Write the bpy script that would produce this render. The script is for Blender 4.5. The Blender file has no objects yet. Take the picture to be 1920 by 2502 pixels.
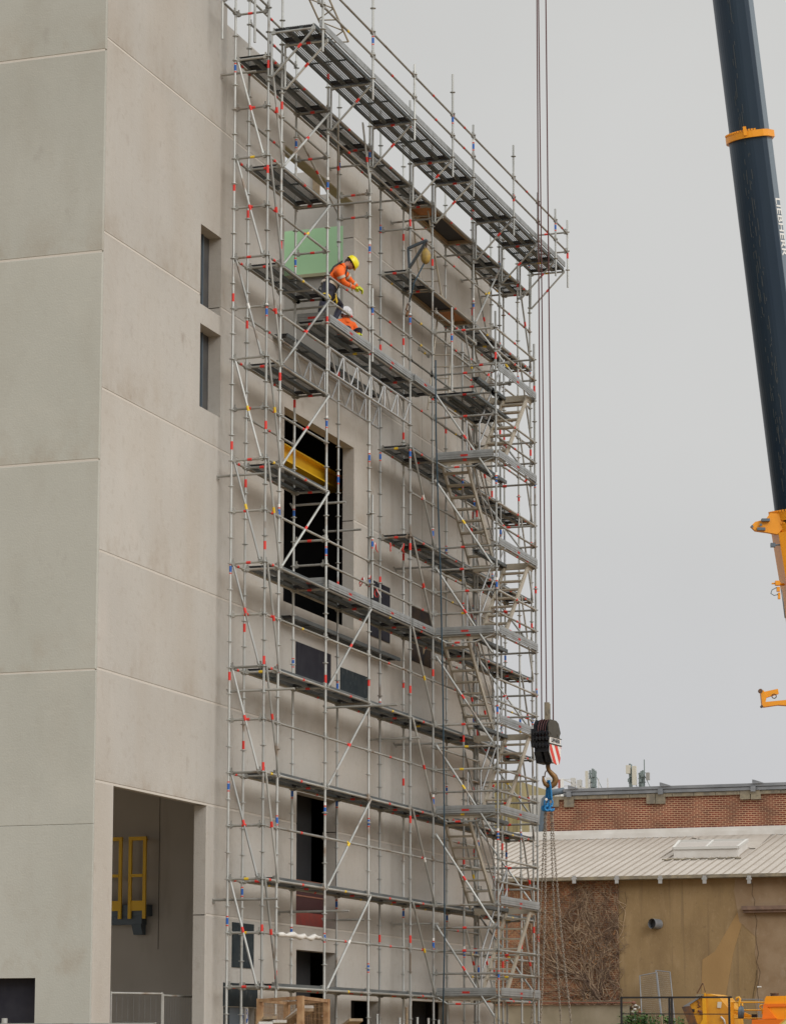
import bpy, bmesh, math, random
from mathutils import Vector, Matrix
random.seed(7)
R = math.radians
sc = bpy.context.scene
C = sc.collection

# ------------------------------------------------------------------ camera
RT = Vector((0.326980881, -0.945030714, 0.000673570))      # camera right
UP = Vector((-0.140308310, -0.047841840, 0.988951330))     # camera up
FW = Vector((0.934557160, 0.323462680, 0.148239030))       # camera forward
CP = Vector((-47.9584545, -19.87677058, 1.60334549))       # camera position
FO, SX, SY = 6748.66, 0.965, 303.94                        # focal length and rise of the lens, in photo pixels
cam = bpy.data.cameras.new('camera'); co = bpy.data.objects.new('camera', cam); C.objects.link(co)
co.matrix_world = Matrix(((RT.x, UP.x, -FW.x, CP.x), (RT.y, UP.y, -FW.y, CP.y), (RT.z, UP.z, -FW.z, CP.z), (0, 0, 0, 1)))
cam.sensor_fit = 'VERTICAL'; cam.sensor_height = 36.0; cam.lens = 36.0*FO/2502
cam.shift_x = -SX/2502; cam.shift_y = SY/2502
cam.clip_start = 0.5; cam.clip_end = 4000
sc.camera = co

# ------------------------------------------------------------------ overcast sky and soft sun
w = bpy.data.worlds.new('World'); sc.world = w; w.use_nodes = True
nt = w.node_tree; nt.nodes.clear()
def N(t, **k):
    n = nt.nodes.new(t)
    for a, b in k.items(): setattr(n, a, b)
    return n
out = N('ShaderNodeOutputWorld'); bg = N('ShaderNodeBackground')
sky = N('ShaderNodeTexSky', sky_type='NISHITA'); sky.sun_disc = False
sky.sun_elevation = R(31); sky.sun_rotation = R(209); sky.dust_density = 4.0
hsv = N('ShaderNodeHueSaturation'); hsv.inputs['Saturation'].default_value = 0.10
hsv.inputs['Value'].default_value = 0.55
tc = N('ShaderNodeTexCoord'); sep = N('ShaderNodeSeparateXYZ')
ramp = N('ShaderNodeValToRGB')                              # an overcast sky: brighter towards the zenith
els = ramp.color_ramp.elements
els[0].position = 0.0; els[0].color = (6.75, 6.75, 6.9, 1)
els[1].position = 1.0; els[1].color = (11.0, 10.9, 10.6, 1)
for p, c in ((0.10, (6.3, 6.35, 6.5, 1)), (0.21, (6.5, 6.52, 6.45, 1)), (0.385, (6.6, 6.6, 6.45, 1)), (0.45, (17.5, 17.4, 16.8, 1)), (0.66, (16.5, 16.4, 15.9, 1))):
    e = els.new(p); e.color = c
noi = N('ShaderNodeTexNoise'); noi.inputs['Scale'].default_value = 3.6; noi.inputs['Detail'].default_value = 5
mr = N('ShaderNodeMapRange'); mr.inputs[1].default_value = 0.3; mr.inputs[2].default_value = 0.7; mr.inputs[3].default_value = 0.935; mr.inputs[4].default_value = 1.045
mul = N('ShaderNodeMixRGB', blend_type='MULTIPLY'); mul.inputs[0].default_value = 1
mix = N('ShaderNodeMixRGB'); mix.inputs[0].default_value = 0.88
L = nt.links.new
L(tc.outputs['Generated'], sep.inputs[0]); L(sep.outputs[2], ramp.inputs[0]); L(tc.outputs['Generated'], noi.inputs['Vector'])
L(noi.outputs['Fac'], mr.inputs[0]); L(ramp.outputs[0], mul.inputs[1]); L(mr.outputs[0], mul.inputs[2])
L(sky.outputs[0], hsv.inputs['Color']); L(hsv.outputs[0], mix.inputs[1]); L(mul.outputs[0], mix.inputs[2])
L(mix.outputs[0], bg.inputs['Color']); bg.inputs['Strength'].default_value = 0.10
L(bg.outputs[0], out.inputs[0])
sl = bpy.data.lights.new('sun', 'SUN'); sl.energy = 1.5; sl.angle = R(32); sl.color = (1.0, 0.975, 0.95)
so = bpy.data.objects.new('sun', sl); C.objects.link(so); so.location = (-40, -60, 60)
so.rotation_euler = (R(59), 0, R(-29))
sc.view_settings.view_transform = 'Standard'; sc.view_settings.look = 'None'
sc.view_settings.exposure = 0.0; sc.view_settings.gamma = 1.0; sc.view_settings.use_curve_mapping = False
sc.cycles.max_bounces = 8; sc.cycles.transparent_max_bounces = 24

# ------------------------------------------------------------------ helpers
def ray(px, py): return FW + RT*((px-960-SX)/FO) - UP*((py-1251-SY)/FO)
def at(px, py, ax, v):                                      # the point of the plane axis = v that a photo pixel looks at
    d = ray(px, py); return CP + d*((v-CP[ax])/d[ax])
def atd(px, py, D): return CP + ray(px, py)*D               # the point at a depth

class MB:
    """collects shapes; build() links them as ONE mesh object"""
    def __init__(s): s.v = []; s.f = []; s.m = []; s.sm = []
    def add(s, vs, fs, m=0, smooth=False):
        b = len(s.v); s.v += [tuple(q) for q in vs]
        for f in fs: s.f.append([b+i for i in f]); s.m.append(m); s.sm.append(smooth)
        return s
    def box(s, x0, x1, y0, y1, z0, z1, m=0):
        return s.add([(x0,y0,z0),(x1,y0,z0),(x1,y1,z0),(x0,y1,z0),(x0,y0,z1),(x1,y0,z1),(x1,y1,z1),(x0,y1,z1)],
              [(0,3,2,1),(4,5,6,7),(0,1,5,4),(1,2,6,5),(2,3,7,6),(3,0,4,7)], m)
    def obox(s, c, ax, ay, az, hx, hy, hz, m=0):            # oriented box
        c = Vector(c); vs = []
        for k in (-1, 1):
            for i, j in ((-1,-1),(1,-1),(1,1),(-1,1)): vs.append(c+ax*hx*i+ay*hy*j+az*hz*k)
        return s.add(vs, [(0,3,2,1),(4,5,6,7),(0,1,5,4),(1,2,6,5),(2,3,7,6),(3,0,4,7)], m)
    def bar(s, p, q, wd, ht, m=0, up=Vector((0,0,1))):
        p = Vector(p); q = Vector(q); a = (q-p); ln = a.length; a.normalize()
        side = a.cross(up)
        if side.length < 1e-4: side = a.cross(Vector((0,1,0)))
        side.normalize(); u2 = side.cross(a)
        return s.obox((p+q)/2, a, side, u2, ln/2, wd/2, ht/2, m)
    def tube(s, p, q, r, n=8, m=0, r2=None, cap=True):
        p = Vector(p); q = Vector(q); a = (q-p).normalized()
        e = a.cross(Vector((0,0,1)))
        if e.length < 1e-3: e = Vector((1,0,0))
        e.normalize(); g = a.cross(e); r2 = r if r2 is None else r2
        vs = []
        for c, rr in ((p, r), (q, r2)):
            for i in range(n):
                t = 2*math.pi*i/n; vs.append(c+e*rr*math.cos(t)+g*rr*math.sin(t))
        s.add(vs, [(i, (i+1)%n, n+(i+1)%n, n+i) for i in range(n)], m, True)
        if cap: s.add(vs[:n], [tuple(range(n))[::-1]], m); s.add(vs[n:], [tuple(range(n))], m)
        return s
    def path(s, pts, r, n=6, m=0, closed=False, radii=None):
        pts = [Vector(p) for p in pts]; k = len(pts); vs = []; prev = None
        for i, p in enumerate(pts):
            a = (pts[(i+1)%k] if (closed or i < k-1) else p) - (pts[i-1] if (closed or i > 0) else p)
            a.normalize()
            if prev is None:
                e = a.cross(Vector((0.12,0.3,0.95)))
                if e.length < 1e-3: e = a.cross(Vector((1,0,0)))
            else: e = prev - a*prev.dot(a)
            e.normalize(); prev = e; g = a.cross(e); rr = radii[i] if radii else r
            for j in range(n):
                t = 2*math.pi*j/n; vs.append(p+e*rr*math.cos(t)+g*rr*math.sin(t))
        fs = []
        for i in range(k if closed else k-1):
            for j in range(n):
                a0 = i*n; b0 = ((i+1)%k)*n
                fs.append((a0+j, a0+(j+1)%n, b0+(j+1)%n, b0+j))
        if not closed: fs += [tuple(range(n))[::-1], tuple(range((k-1)*n, k*n))]
        return s.add(vs, fs, m, True)
    def prism(s, poly, o, e1, e2, nrm, d0, d1, m=0):        # polygon in the e1/e2 plane, from depth d0 to d1
        o = Vector(o); n = len(poly)
        a = [o+e1*p+e2*q+nrm*d0 for p, q in poly]; b = [o+e1*p+e2*q+nrm*d1 for p, q in poly]
        return s.add(a+b, [tuple(range(n))[::-1], tuple(range(n, 2*n))]+[(i, (i+1)%n, n+(i+1)%n, n+i) for i in range(n)], m)
    def ball(s, c, r, m=0, nu=10, nv=6, sc_=(1,1,1)):
        vs = []; c = Vector(c)
        for j in range(nv+1):
            ph = math.pi*j/nv
            for i in range(nu):
                t = 2*math.pi*i/nu
                vs.append(c+Vector((r*sc_[0]*math.sin(ph)*math.cos(t), r*sc_[1]*math.sin(ph)*math.sin(t), r*sc_[2]*math.cos(ph))))
        fs = [(j*nu+i, j*nu+(i+1)%nu, (j+1)*nu+(i+1)%nu, (j+1)*nu+i) for j in range(nv) for i in range(nu)]
        return s.add(vs, fs, m, True)
    def build(s, name, mats, parent=None, kind=None):
        me = bpy.data.meshes.new(name); me.from_pydata(s.v, [], s.f)
        if not isinstance(mats, (list, tuple)): mats = [mats]
        for q in mats: me.materials.append(q)
        me.polygons.foreach_set('material_index', s.m); me.polygons.foreach_set('use_smooth', s.sm)
        bm = bmesh.new(); bm.from_mesh(me)
        bmesh.ops.recalc_face_normals(bm, faces=bm.faces); bm.to_mesh(me); bm.free(); me.update()
        o = bpy.data.objects.new(name, me); C.objects.link(o)
        if parent is not None: o.parent = parent; o.matrix_parent_inverse = parent.matrix_world.inverted()
        if kind: o['kind'] = kind
        return o
def tag(o, label, cat, group=None):
    o['label'] = label; o['category'] = cat
    if group: o['group'] = group
    return o
def thing(name, label, cat, loc=(0,0,0), group=None):
    o = bpy.data.objects.new(name, None); C.objects.link(o); o.empty_display_size = 0.3
    o.location = loc; o.matrix_world = Matrix.Translation(Vector(loc))
    return tag(o, label, cat, group)
def grow(specs, name, mats, parent, limit=100):             # specs: list of (point, function(mb)); nearest get a mesh each, the rest become one
    specs = sorted(specs, key=lambda t: (Vector(t[0])-CP).length)
    for p, fn in specs[:limit]:
        b = MB(); fn(b); b.build(name, mats, parent)
    if len(specs) > limit:
        b = MB()
        for p, fn in specs[limit:]: fn(b)
        b.build(name, mats, parent, kind='stuff')
def text_mesh(name, body, size, mat, o, e1, e2, parent=None, depth=0.004, align='CENTER', bold=0.0):
    cu = bpy.data.curves.new(name, 'FONT'); cu.body = body; cu.size = size; cu.extrude = depth; cu.align_x = align; cu.align_y = 'CENTER'
    cu.offset = bold
    t = bpy.data.objects.new(name, cu); C.objects.link(t)
    dg = bpy.context.evaluated_depsgraph_get(); dg.update()
    me = bpy.data.meshes.new_from_object(t.evaluated_get(dg)); bpy.data.objects.remove(t)
    ob = bpy.data.objects.new(name, me); C.objects.link(ob); me.materials.clear(); me.materials.append(mat)
    e1 = e1.normalized(); e3 = e1.cross(e2).normalized(); e2 = e3.cross(e1)
    M = Matrix(((e1.x,e2.x,e3.x,o[0]),(e1.y,e2.y,e3.y,o[1]),(e1.z,e2.z,e3.z,o[2]),(0,0,0,1)))
    me.transform(M)
    if parent is not None: ob.parent = parent; ob.matrix_parent_inverse = parent.matrix_world.inverted()
    return ob

# ------------------------------------------------------------------ materials
def mat(name, col, rough=0.6, metal=0.0, col2=None, scale=4.0, detail=4.0, stretch=(1,1,1), bump=0.0, bscale=40.0, lo=0.35, hi=0.65, extra=None, vary=0, ledges=None):
    m = bpy.data.materials.new(name); m.use_nodes = True; t = m.node_tree; b = t.nodes['Principled BSDF']
    b.inputs['Roughness'].default_value = rough; b.inputs['Metallic'].default_value = metal
    b.inputs['Base Color'].default_value = (*col, 1)
    g = t.nodes.new('ShaderNodeNewGeometry'); mp = t.nodes.new('ShaderNodeMapping'); mp.inputs['Scale'].default_value = stretch
    t.links.new(g.outputs['Position'], mp.inputs[0]); last = None
    if col2:
        n = t.nodes.new('ShaderNodeTexNoise'); n.inputs['Scale'].default_value = scale; n.inputs['Detail'].default_value = detail
        t.links.new(mp.outputs[0], n.inputs['Vector'])
        r = t.nodes.new('ShaderNodeMapRange'); r.inputs[1].default_value = lo; r.inputs[2].default_value = hi
        t.links.new(n.outputs['Fac'], r.inputs[0])
        x = t.nodes.new('ShaderNodeMixRGB'); x.inputs[1].default_value = (*col, 1); x.inputs[2].default_value = (*col2, 1)
        t.links.new(r.outputs[0], x.inputs[0]); last = x.outputs[0]
    if extra:
        for (c3, s3, st3, lo3, hi3, amt) in extra:
            mp3 = t.nodes.new('ShaderNodeMapping'); mp3.inputs['Scale'].default_value = st3; t.links.new(g.outputs['Position'], mp3.inputs[0])
            n = t.nodes.new('ShaderNodeTexNoise'); n.inputs['Scale'].default_value = s3; n.inputs['Detail'].default_value = 5
            t.links.new(mp3.outputs[0], n.inputs['Vector'])
            r = t.nodes.new('ShaderNodeMapRange'); r.inputs[1].default_value = lo3; r.inputs[2].default_value = hi3; r.inputs[4].default_value = amt
            t.links.new(n.outputs['Fac'], r.inputs[0])
            x = t.nodes.new('ShaderNodeMixRGB'); x.inputs[2].default_value = (*c3, 1); t.links.new(r.outputs[0], x.inputs[0])
            if last: t.links.new(last, x.inputs[1])
            else: x.inputs[1].default_value = (*col, 1)
            last = x.outputs[0]
    if ledges:                                              # dirt that has gathered along the lower edge of each panel
        sz = t.nodes.new('ShaderNodeSeparateXYZ'); t.links.new(g.outputs['Position'], sz.inputs[0]); dv = t.nodes.new('ShaderNodeMath'); dv.operation = 'DIVIDE'; dv.inputs[1].default_value = 24
        t.links.new(sz.outputs[2], dv.inputs[0]); cr = t.nodes.new('ShaderNodeValToRGB'); el = cr.color_ramp.elements; el[0].color = (0,0,0,1); el[1].color = (0,0,0,1)
        for zj_, hgt in ledges:
            for zz, v in ((zj_-.03,0),(zj_+.02,1),(zj_+hgt*.3,.55),(zj_+hgt,0)):
                e = el.new(zz/24); e.color = (v,v,v,1)
        t.links.new(dv.outputs[0], cr.inputs[0]); n = t.nodes.new('ShaderNodeTexNoise'); n.inputs['Scale'].default_value = 1.7; n.inputs['Detail'].default_value = 7; n.inputs['Roughness'].default_value = .65
        mp4 = t.nodes.new('ShaderNodeMapping'); mp4.inputs['Scale'].default_value = (1,1,.7); t.links.new(g.outputs['Position'], mp4.inputs[0]); t.links.new(mp4.outputs[0], n.inputs['Vector'])
        r = t.nodes.new('ShaderNodeMapRange'); r.inputs[1].default_value = .46; r.inputs[2].default_value = .66; r.inputs[4].default_value = .45; t.links.new(n.outputs['Fac'], r.inputs[0])
        ml = t.nodes.new('ShaderNodeMath'); ml.operation = 'MULTIPLY'; t.links.new(r.outputs[0], ml.inputs[0]); t.links.new(cr.outputs[0], ml.inputs[1])
        x = t.nodes.new('ShaderNodeMixRGB'); x.inputs[2].default_value = (.27,.205,.14,1); t.links.new(ml.outputs[0], x.inputs[0]); t.links.new(last, x.inputs[1]); last = x.outputs[0]
    if vary:                                                # one piece differs a little from the next
        oi = t.nodes.new('ShaderNodeObjectInfo'); r = t.nodes.new('ShaderNodeMapRange'); r.inputs[3].default_value = 1-vary; r.inputs[4].default_value = 1+vary*.6
        t.links.new(oi.outputs['Random'], r.inputs[0]); x = t.nodes.new('ShaderNodeMixRGB'); x.blend_type = 'MULTIPLY'; x.inputs[0].default_value = 1
        if last: t.links.new(last, x.inputs[1])
        else: x.inputs[1].default_value = (*col, 1)
        t.links.new(r.outputs[0], x.inputs[2]); last = x.outputs[0]
    if last: t.links.new(last, b.inputs['Base Color'])
    if bump:
        n = t.nodes.new('ShaderNodeTexNoise'); n.inputs['Scale'].default_value = bscale; n.inputs['Detail'].default_value = 4
        t.links.new(g.outputs['Position'], n.inputs['Vector'])
        k = t.nodes.new('ShaderNodeBump'); k.inputs['Strength'].default_value = bump; k.inputs['Distance'].default_value = 0.02
        t.links.new(n.outputs['Fac'], k.inputs['Height']); t.links.new(k.outputs[0], b.inputs['Normal'])
    return m
M = {}
M['concrete'] = mat('precast_concrete', (.412,.392,.360), .85, 0, (.448,.428,.394), .35, 5, bump=.2, bscale=30,
    extra=[((.35,.285,.215), .55, (1,1,.35), .44, .76, .45), ((.54,.49,.445), .7, (1,1,.5), .55, .8, .35), ((.25,.20,.155), 5, (1,1,.6), .66, .80, .25), ((.36,.32,.275), 14, (1,1,.06), .52, .78, .16), ((.33,.29,.245), 7, (1,1,1), .56, .74, .35), ((.22,.17,.13), 2.2, (1,1,.6), .68, .78, .42), ((.52,.48,.43), 24, (.15,.15,2.2), .58, .72, .30)], vary=.07, ledges=[(6.16,.5),(8.10,.8),(10.16,1.0),(13.04,.9),(15.86,1.0),(19.42,.8)])
M['concrete_grey'] = mat('precast_concrete_greenish', (.378,.380,.342), .85, 0, (.412,.413,.375), .4, 5, bump=.2, bscale=30,
    extra=[((.32,.305,.26), .9, (1,1.6,.6), .54, .80, .40), ((.22,.19,.17), 1.7, (1,1.4,.8), .66, .80, .40), ((.33,.315,.275), 8, (1,1,1), .56, .76, .25), ((.49,.48,.42), 26, (.15,.15,2.2), .58, .72, .30), ((.47,.46,.41), .6, (1,1,1), .55, .8, .4)], vary=.06, ledges=[(2.9,2.2),(8.07,.9),(11.76,1.1),(15.5,.9),(19.2,.8)])
M['sealant'] = mat('pale_joint_sealant', (.53,.495,.445), .8)
M['concrete_in'] = mat('interior_concrete', (.42,.39,.35), .9, 0, (.46,.43,.39), .8, 4, extra=[((.24,.21,.17), 3, (1,1,.2), .55, .8, .4)])
M['lintel'] = mat('weathered_olive_concrete', (.36,.33,.20), .9, 0, (.44,.41,.27), 1.5, 4)
M['dark'] = mat('shade_and_joint_black', (.02,.02,.022), .95)  # near-black colour in place of shade inside the hall; also the wall joint
M['green'] = mat('mint_green_paint', (.40,.66,.38), .6, 0, (.43,.69,.41), .6)
M['glass'] = mat('dark_window_glass', (.052,.052,.054), .6, 0, (.075,.073,.07), 2)
M['plate'] = mat('dark_steel_plate', (.016,.016,.024), .75, 0, (.026,.026,.034), 3, extra=[((.16,.16,.16), 9, (1,1,.12), .68, .84, .4)])
M['plate_b'] = mat('weathered_blue_black_plate', (.016,.024,.030), .75, 0, (.028,.036,.040), 3, extra=[((.20,.20,.19), 16, (1,1,.25), .60, .80, .55)])
M['plate_r'] = mat('rust_stained_plate', (.016,.016,.020), .75, 0, (.055,.032,.015), 2.2)
M['yellow'] = mat('yellow_paint', (.72,.36,.012), .45, 0, (.62,.30,.012), 2.5)
M['beamyellow'] = mat('crane_beam_yellow', (.80,.50,.02), .5, 0, (.72,.42,.02), 2)
M['orange'] = mat('orange_paint', (.80,.32,.006), .42, 0, (.74,.28,.006), 2)
M['bluegrey'] = mat('bluegrey_steel', (.10,.13,.16), .55, .2)
galv_x = [((.20,.135,.085), 1.6, (1,1,1), .60, .68, .75), ((.46,.47,.46), 9, (1,1,1), .58, .75, .5)]
M['galv'] = mat('galvanised_tube', (.36,.37,.355), .5, .35, (.46,.47,.455), 1.3, 4, extra=galv_x, vary=.30)
M['galv_b'] = mat('galvanised_ledger', (.27,.265,.24), .55, .3, (.37,.365,.34), 1.5, 4, extra=galv_x, vary=.30)
M['alu'] = mat('bright_aluminium', (.48,.485,.49), .4, .6, (.38,.39,.39), 4)
M['toe'] = mat('toe_board_aluminium', (.34,.355,.36), .45, .5, (.27,.28,.275), 5, stretch=(1,1,.4))
M['red'] = mat('red_tape', (.62,.035,.025), .6)
M['blue'] = mat('blue_tape', (.02,.11,.42), .6)
M['ytape'] = mat('yellow_tape', (.70,.48,.03), .6)
M['white'] = mat('white_paint', (.70,.70,.68), .6)
M['tread'] = mat('stair_aluminium', (.44,.395,.32), .5, .3, (.36,.32,.25), 3)
M['deckrail'] = mat('deck_rail_steel', (.075,.09,.095), .5, .35, (.13,.14,.14), 2)
M['ply'] = mat('orange_plywood', (.40,.16,.035), .7, 0, (.32,.12,.03), 3, stretch=(.3,3,1))
M['wood'] = mat('weathered_timber', (.30,.22,.13), .8, 0, (.20,.15,.10), 3, stretch=(.4,4,4))
M['black'] = mat('black_rubber', (.012,.012,.014), .7)
M['rope'] = mat('brown_wire_rope', (.11,.045,.045), .6, .4)
M['bluerope'] = mat('dark_blue_rope', (.02,.05,.075), .7)
M['chain'] = mat('steel_chain', (.235,.20,.165), .5, .2, (.31,.27,.22), 8)
M['slingblue'] = mat('blue_lifting_gear', (.012,.19,.46), .45)
M['blockdark'] = mat('hook_block_black', (.018,.02,.028), .5, .3, (.04,.042,.045), 8)
M['olive'] = mat('hook_block_olive', (.062,.058,.045), .6, .1, (.045,.042,.032), 8)
M['rusty'] = mat('rusty_steel', (.16,.075,.03), .7, .3, (.06,.05,.045), 5)
M['signred'] = mat('sign_red', (.62,.04,.02), .5)
M['boom'] = mat('boom_blue_black', (.007,.021,.042), .38, .0, (.012,.028,.048), 1.5, stretch=(1,1,.1))
M['boomside'] = mat('boom_side_grey', (.15,.19,.23), .45, .2)
M['scuff'] = mat('grease_scuff', (.055,.065,.07), .6)
M['cage'] = mat('rusty_mesh_cage', (.36,.23,.12), .75, .1, (.24,.12,.05), 6)
M['roof'] = mat('pale_profiled_roof', (.37,.33,.285), .7, 0, (.42,.38,.335), .8, 5, extra=[((.25,.205,.165), 2.5, (.25,1,1), .55, .8, .45)])
M['whitewash'] = mat('pale_flashing', (.62,.60,.57), .7, 0, (.52,.49,.45), 1.2)
M['stone'] = mat('weathered_stone', (.27,.23,.16), .9, 0, (.16,.14,.11), 3, extra=[((.08,.075,.07), 8, (1,1,1), .55, .75, .6)])
M['gutter'] = mat('grey_steel_gutter', (.17,.18,.195), .5, .3, (.24,.25,.265), 1.5)
M['render'] = mat('brown_render', (.22,.147,.068), .92, 0, (.265,.182,.09), .55, 6, bump=.25, bscale=25,
    extra=[((.15,.095,.045), 1.0, (1,1,.45), .46, .70, .55), ((.33,.235,.13), 2.6, (1,1,.25), .54, .72, .5), ((.11,.07,.04), 7, (1,1,1), .60, .76, .45), ((.30,.22,.13), 16, (1,1,.5), .56, .72, .4), ((.12,.08,.045), 3.2, (1,1.6,.07), .58, .74, .5)])
M['render_grey'] = mat('greyed_render', (.205,.135,.075), .92, 0, (.26,.185,.115), 1.2, 6, bump=.2, bscale=25, extra=[((.36,.30,.23), 2.2, (1,1,1), .58, .78, .5)])
M['lowwall'] = mat('old_garden_wall', (.20,.17,.115), .92, 0, (.27,.23,.165), 1.2, 6, extra=[((.35,.31,.25), 2.8, (1,1,.3), .6, .8, .5)])
M['tile'] = mat('clay_tile', (.24,.10,.06), .85, 0, (.17,.075,.05), 5)
M['vine'] = mat('dry_vine', (.095,.058,.04), .85, 0, (.20,.135,.09), 4)
M['vinelight'] = mat('pale_vine', (.36,.26,.17), .85)
M['dryleaf'] = mat('dry_vine_leaf', (.26,.125,.05), .8, 0, (.15,.075,.035), 3)
M['leaf'] = mat('weed_leaf', (.045,.115,.025), .6, 0, (.085,.17,.03), 6)
M['leaf_d'] = mat('dark_weed_leaf', (.03,.075,.022), .6, 0, (.05,.11,.03), 6)
M['asphalt'] = mat('site_ground', (.27,.19,.105), .95, 0, (.33,.24,.14), .6)
M['clad'] = mat('yellow_cladding', (.30,.25,.11), .6, 0, (.25,.21,.11), 1)
M['pale'] = mat('pale_panel', (.52,.51,.48), .6)
M['midgrey'] = mat('mid_grey_panel', (.28,.27,.25), .7)
M['antenna'] = mat('antenna_cream', (.55,.52,.44), .5)
M['mast'] = mat('mast_green_grey', (.20,.24,.235), .6, .3)
M['hivis'] = mat('hi_vis_orange', (.90,.15,.008), .75, 0, (.78,.12,.008), 9)
M['navy'] = mat('navy_trousers', (.010,.011,.026), .8, 0, (.018,.018,.036), 9)
M['skin'] = mat('weathered_skin', (.33,.13,.085), .55)
M['helmet'] = mat('yellow_helmet', (.78,.68,.015), .35)
M['helmetw'] = mat('white_helmet', (.72,.73,.76), .35)
M['glove'] = mat('lime_glove', (.55,.62,.03), .7)
M['reflect'] = mat('grey_reflective_band', (.50,.42,.33), .5)
M['hair'] = mat('dark_hair', (.03,.022,.018), .7)
M['rag'] = mat('pale_plastic_film', (.62,.60,.56), .5)

def brickmat(name, c1, c2, mort, course, bw):
    m = bpy.data.materials.new(name); m.use_nodes = True; t = m.node_tree; b = t.nodes['Principled BSDF']; b.inputs['Roughness'].default_value = .9
    g = t.nodes.new('ShaderNodeNewGeometry'); s = t.nodes.new('ShaderNodeSeparateXYZ'); c = t.nodes.new('ShaderNodeCombineXYZ')
    t.links.new(g.outputs['Position'], s.inputs[0]); t.links.new(s.outputs[1], c.inputs[0]); t.links.new(s.outputs[2], c.inputs[1])
    # courses wander a little
    nz = t.nodes.new('ShaderNodeTexNoise'); nz.inputs['Scale'].default_value = 5; t.links.new(c.outputs[0], nz.inputs['Vector'])
    ad = t.nodes.new('ShaderNodeMixRGB'); ad.blend_type = 'LINEAR_LIGHT'; ad.inputs[0].default_value = .012
    t.links.new(c.outputs[0], ad.inputs[1]); t.links.new(nz.outputs['Color'], ad.inputs[2])
    br = t.nodes.new('ShaderNodeTexBrick'); br.inputs['Scale'].default_value = 1; br.inputs['Brick Width'].default_value = bw
    br.inputs['Row Height'].default_value = course; br.inputs['Mortar Size'].default_value = .013; br.inputs['Mortar Smooth'].default_value = .3
    br.inputs['Color1'].default_value = (*c1,1); br.inputs['Color2'].default_value = (*c2,1); br.inputs['Mortar'].default_value = (*mort,1)
    br.inputs['Bias'].default_value = 0; br.squash = 1.0; br.offset = .5
    t.links.new(ad.outputs[0], br.inputs['Vector'])
    n = t.nodes.new('ShaderNodeTexNoise'); n.inputs['Scale'].default_value = 1.1; n.inputs['Detail'].default_value = 6; t.links.new(g.outputs['Position'], n.inputs['Vector'])
    r = t.nodes.new('ShaderNodeMapRange'); r.inputs[1].default_value = .3; r.inputs[2].default_value = .75; r.inputs[3].default_value = 1.15; r.inputs[4].default_value = .62
    t.links.new(n.outputs['Fac'], r.inputs[0])
    x = t.nodes.new('ShaderNodeMixRGB'); x.blend_type = 'MULTIPLY'; x.inputs[0].default_value = 1
    t.links.new(br.outputs['Color'], x.inputs[1]); t.links.new(r.outputs[0], x.inputs[2]); t.links.new(x.outputs[0], b.inputs['Base Color'])
    return m
M['brick'] = brickmat('red_brick', (.20,.045,.023), (.13,.034,.02), (.46,.30,.18), .081, .235)
M['oldbrick'] = brickmat('old_brown_brick', (.30,.10,.05), (.25,.105,.055), (.38,.26,.14), .075, .22)

def meshmat(name, base, px, py, thr, ax=(0,1), rough=.6, metal=.3, base2=None):
    """sheet with real see-through holes on a regular pitch"""
    m = mat(name, base, rough, metal, base2, 1.2) if base2 else mat(name, base, rough, metal)
    t = m.node_tree; b = t.nodes['Principled BSDF']; o = t.nodes['Material Output']
    g = t.nodes.new('ShaderNodeNewGeometry'); s = t.nodes.new('ShaderNodeSeparateXYZ'); t.links.new(g.outputs['Position'], s.inputs[0])
    def mth(op, a, bb=None, v=None):
        n = t.nodes.new('ShaderNodeMath'); n.operation = op; t.links.new(a, n.inputs[0])
        if bb is not None: t.links.new(bb, n.inputs[1])
        if v is not None: n.inputs[1].default_value = v
        return n.outputs[0]
    a = mth('SINE', mth('MULTIPLY', s.outputs[ax[0]], v=math.pi/px)); c = mth('SINE', mth('MULTIPLY', s.outputs[ax[1]], v=math.pi/py))
    if thr > 0: hole = mth('GREATER_THAN', mth('ABSOLUTE', mth('MULTIPLY', a, c)), v=thr)
    else:       # wire mesh: open except near the wires
        hole = mth('GREATER_THAN', mth('MINIMUM', mth('ABSOLUTE', a), mth('ABSOLUTE', c)), v=-thr)
    tr = t.nodes.new('ShaderNodeBsdfTransparent'); ms = t.nodes.new('ShaderNodeMixShader')
    t.links.new(hole, ms.inputs[0]); t.links.new(b.outputs[0], ms.inputs[1]); t.links.new(tr.outputs[0], ms.inputs[2]); t.links.new(ms.outputs[0], o.inputs[0])
    return m
M['perf'] = meshmat('perforated_deck_plate', (.12,.115,.10), .046, .036, .62, base2=(.07,.075,.075))
M['perf_open'] = meshmat('open_perforated_deck_plate', (.11,.11,.10), .060, .048, .50, base2=(.06,.065,.065))
M['wiremesh'] = meshmat('welded_wire_mesh', (.30,.22,.15), .05, .05, -.20, ax=(1,2))
M['wiremeshx'] = meshmat('welded_wire_mesh_side', (.30,.22,.15), .05, .05, -.20, ax=(0,2))
M['fencemesh'] = meshmat('fence_wire_mesh', (.36,.36,.35), .10, .10, -.10, ax=(1,2))

for k_, v_ in (('boom',.35),('plate',.2),('plate_b',.2),('plate_r',.2),('blockdark',.3)): M[k_].node_tree.nodes['Principled BSDF'].inputs['Specular IOR Level'].default_value = v_
# ------------------------------------------------------------------ ground
b = MB(); b.add([(-900,-900,0),(900,-900,0),(900,900,0),(-900,900,0)], [(0,1,2,3)]); b.build('ground', M['asphalt'], kind='structure')

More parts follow.
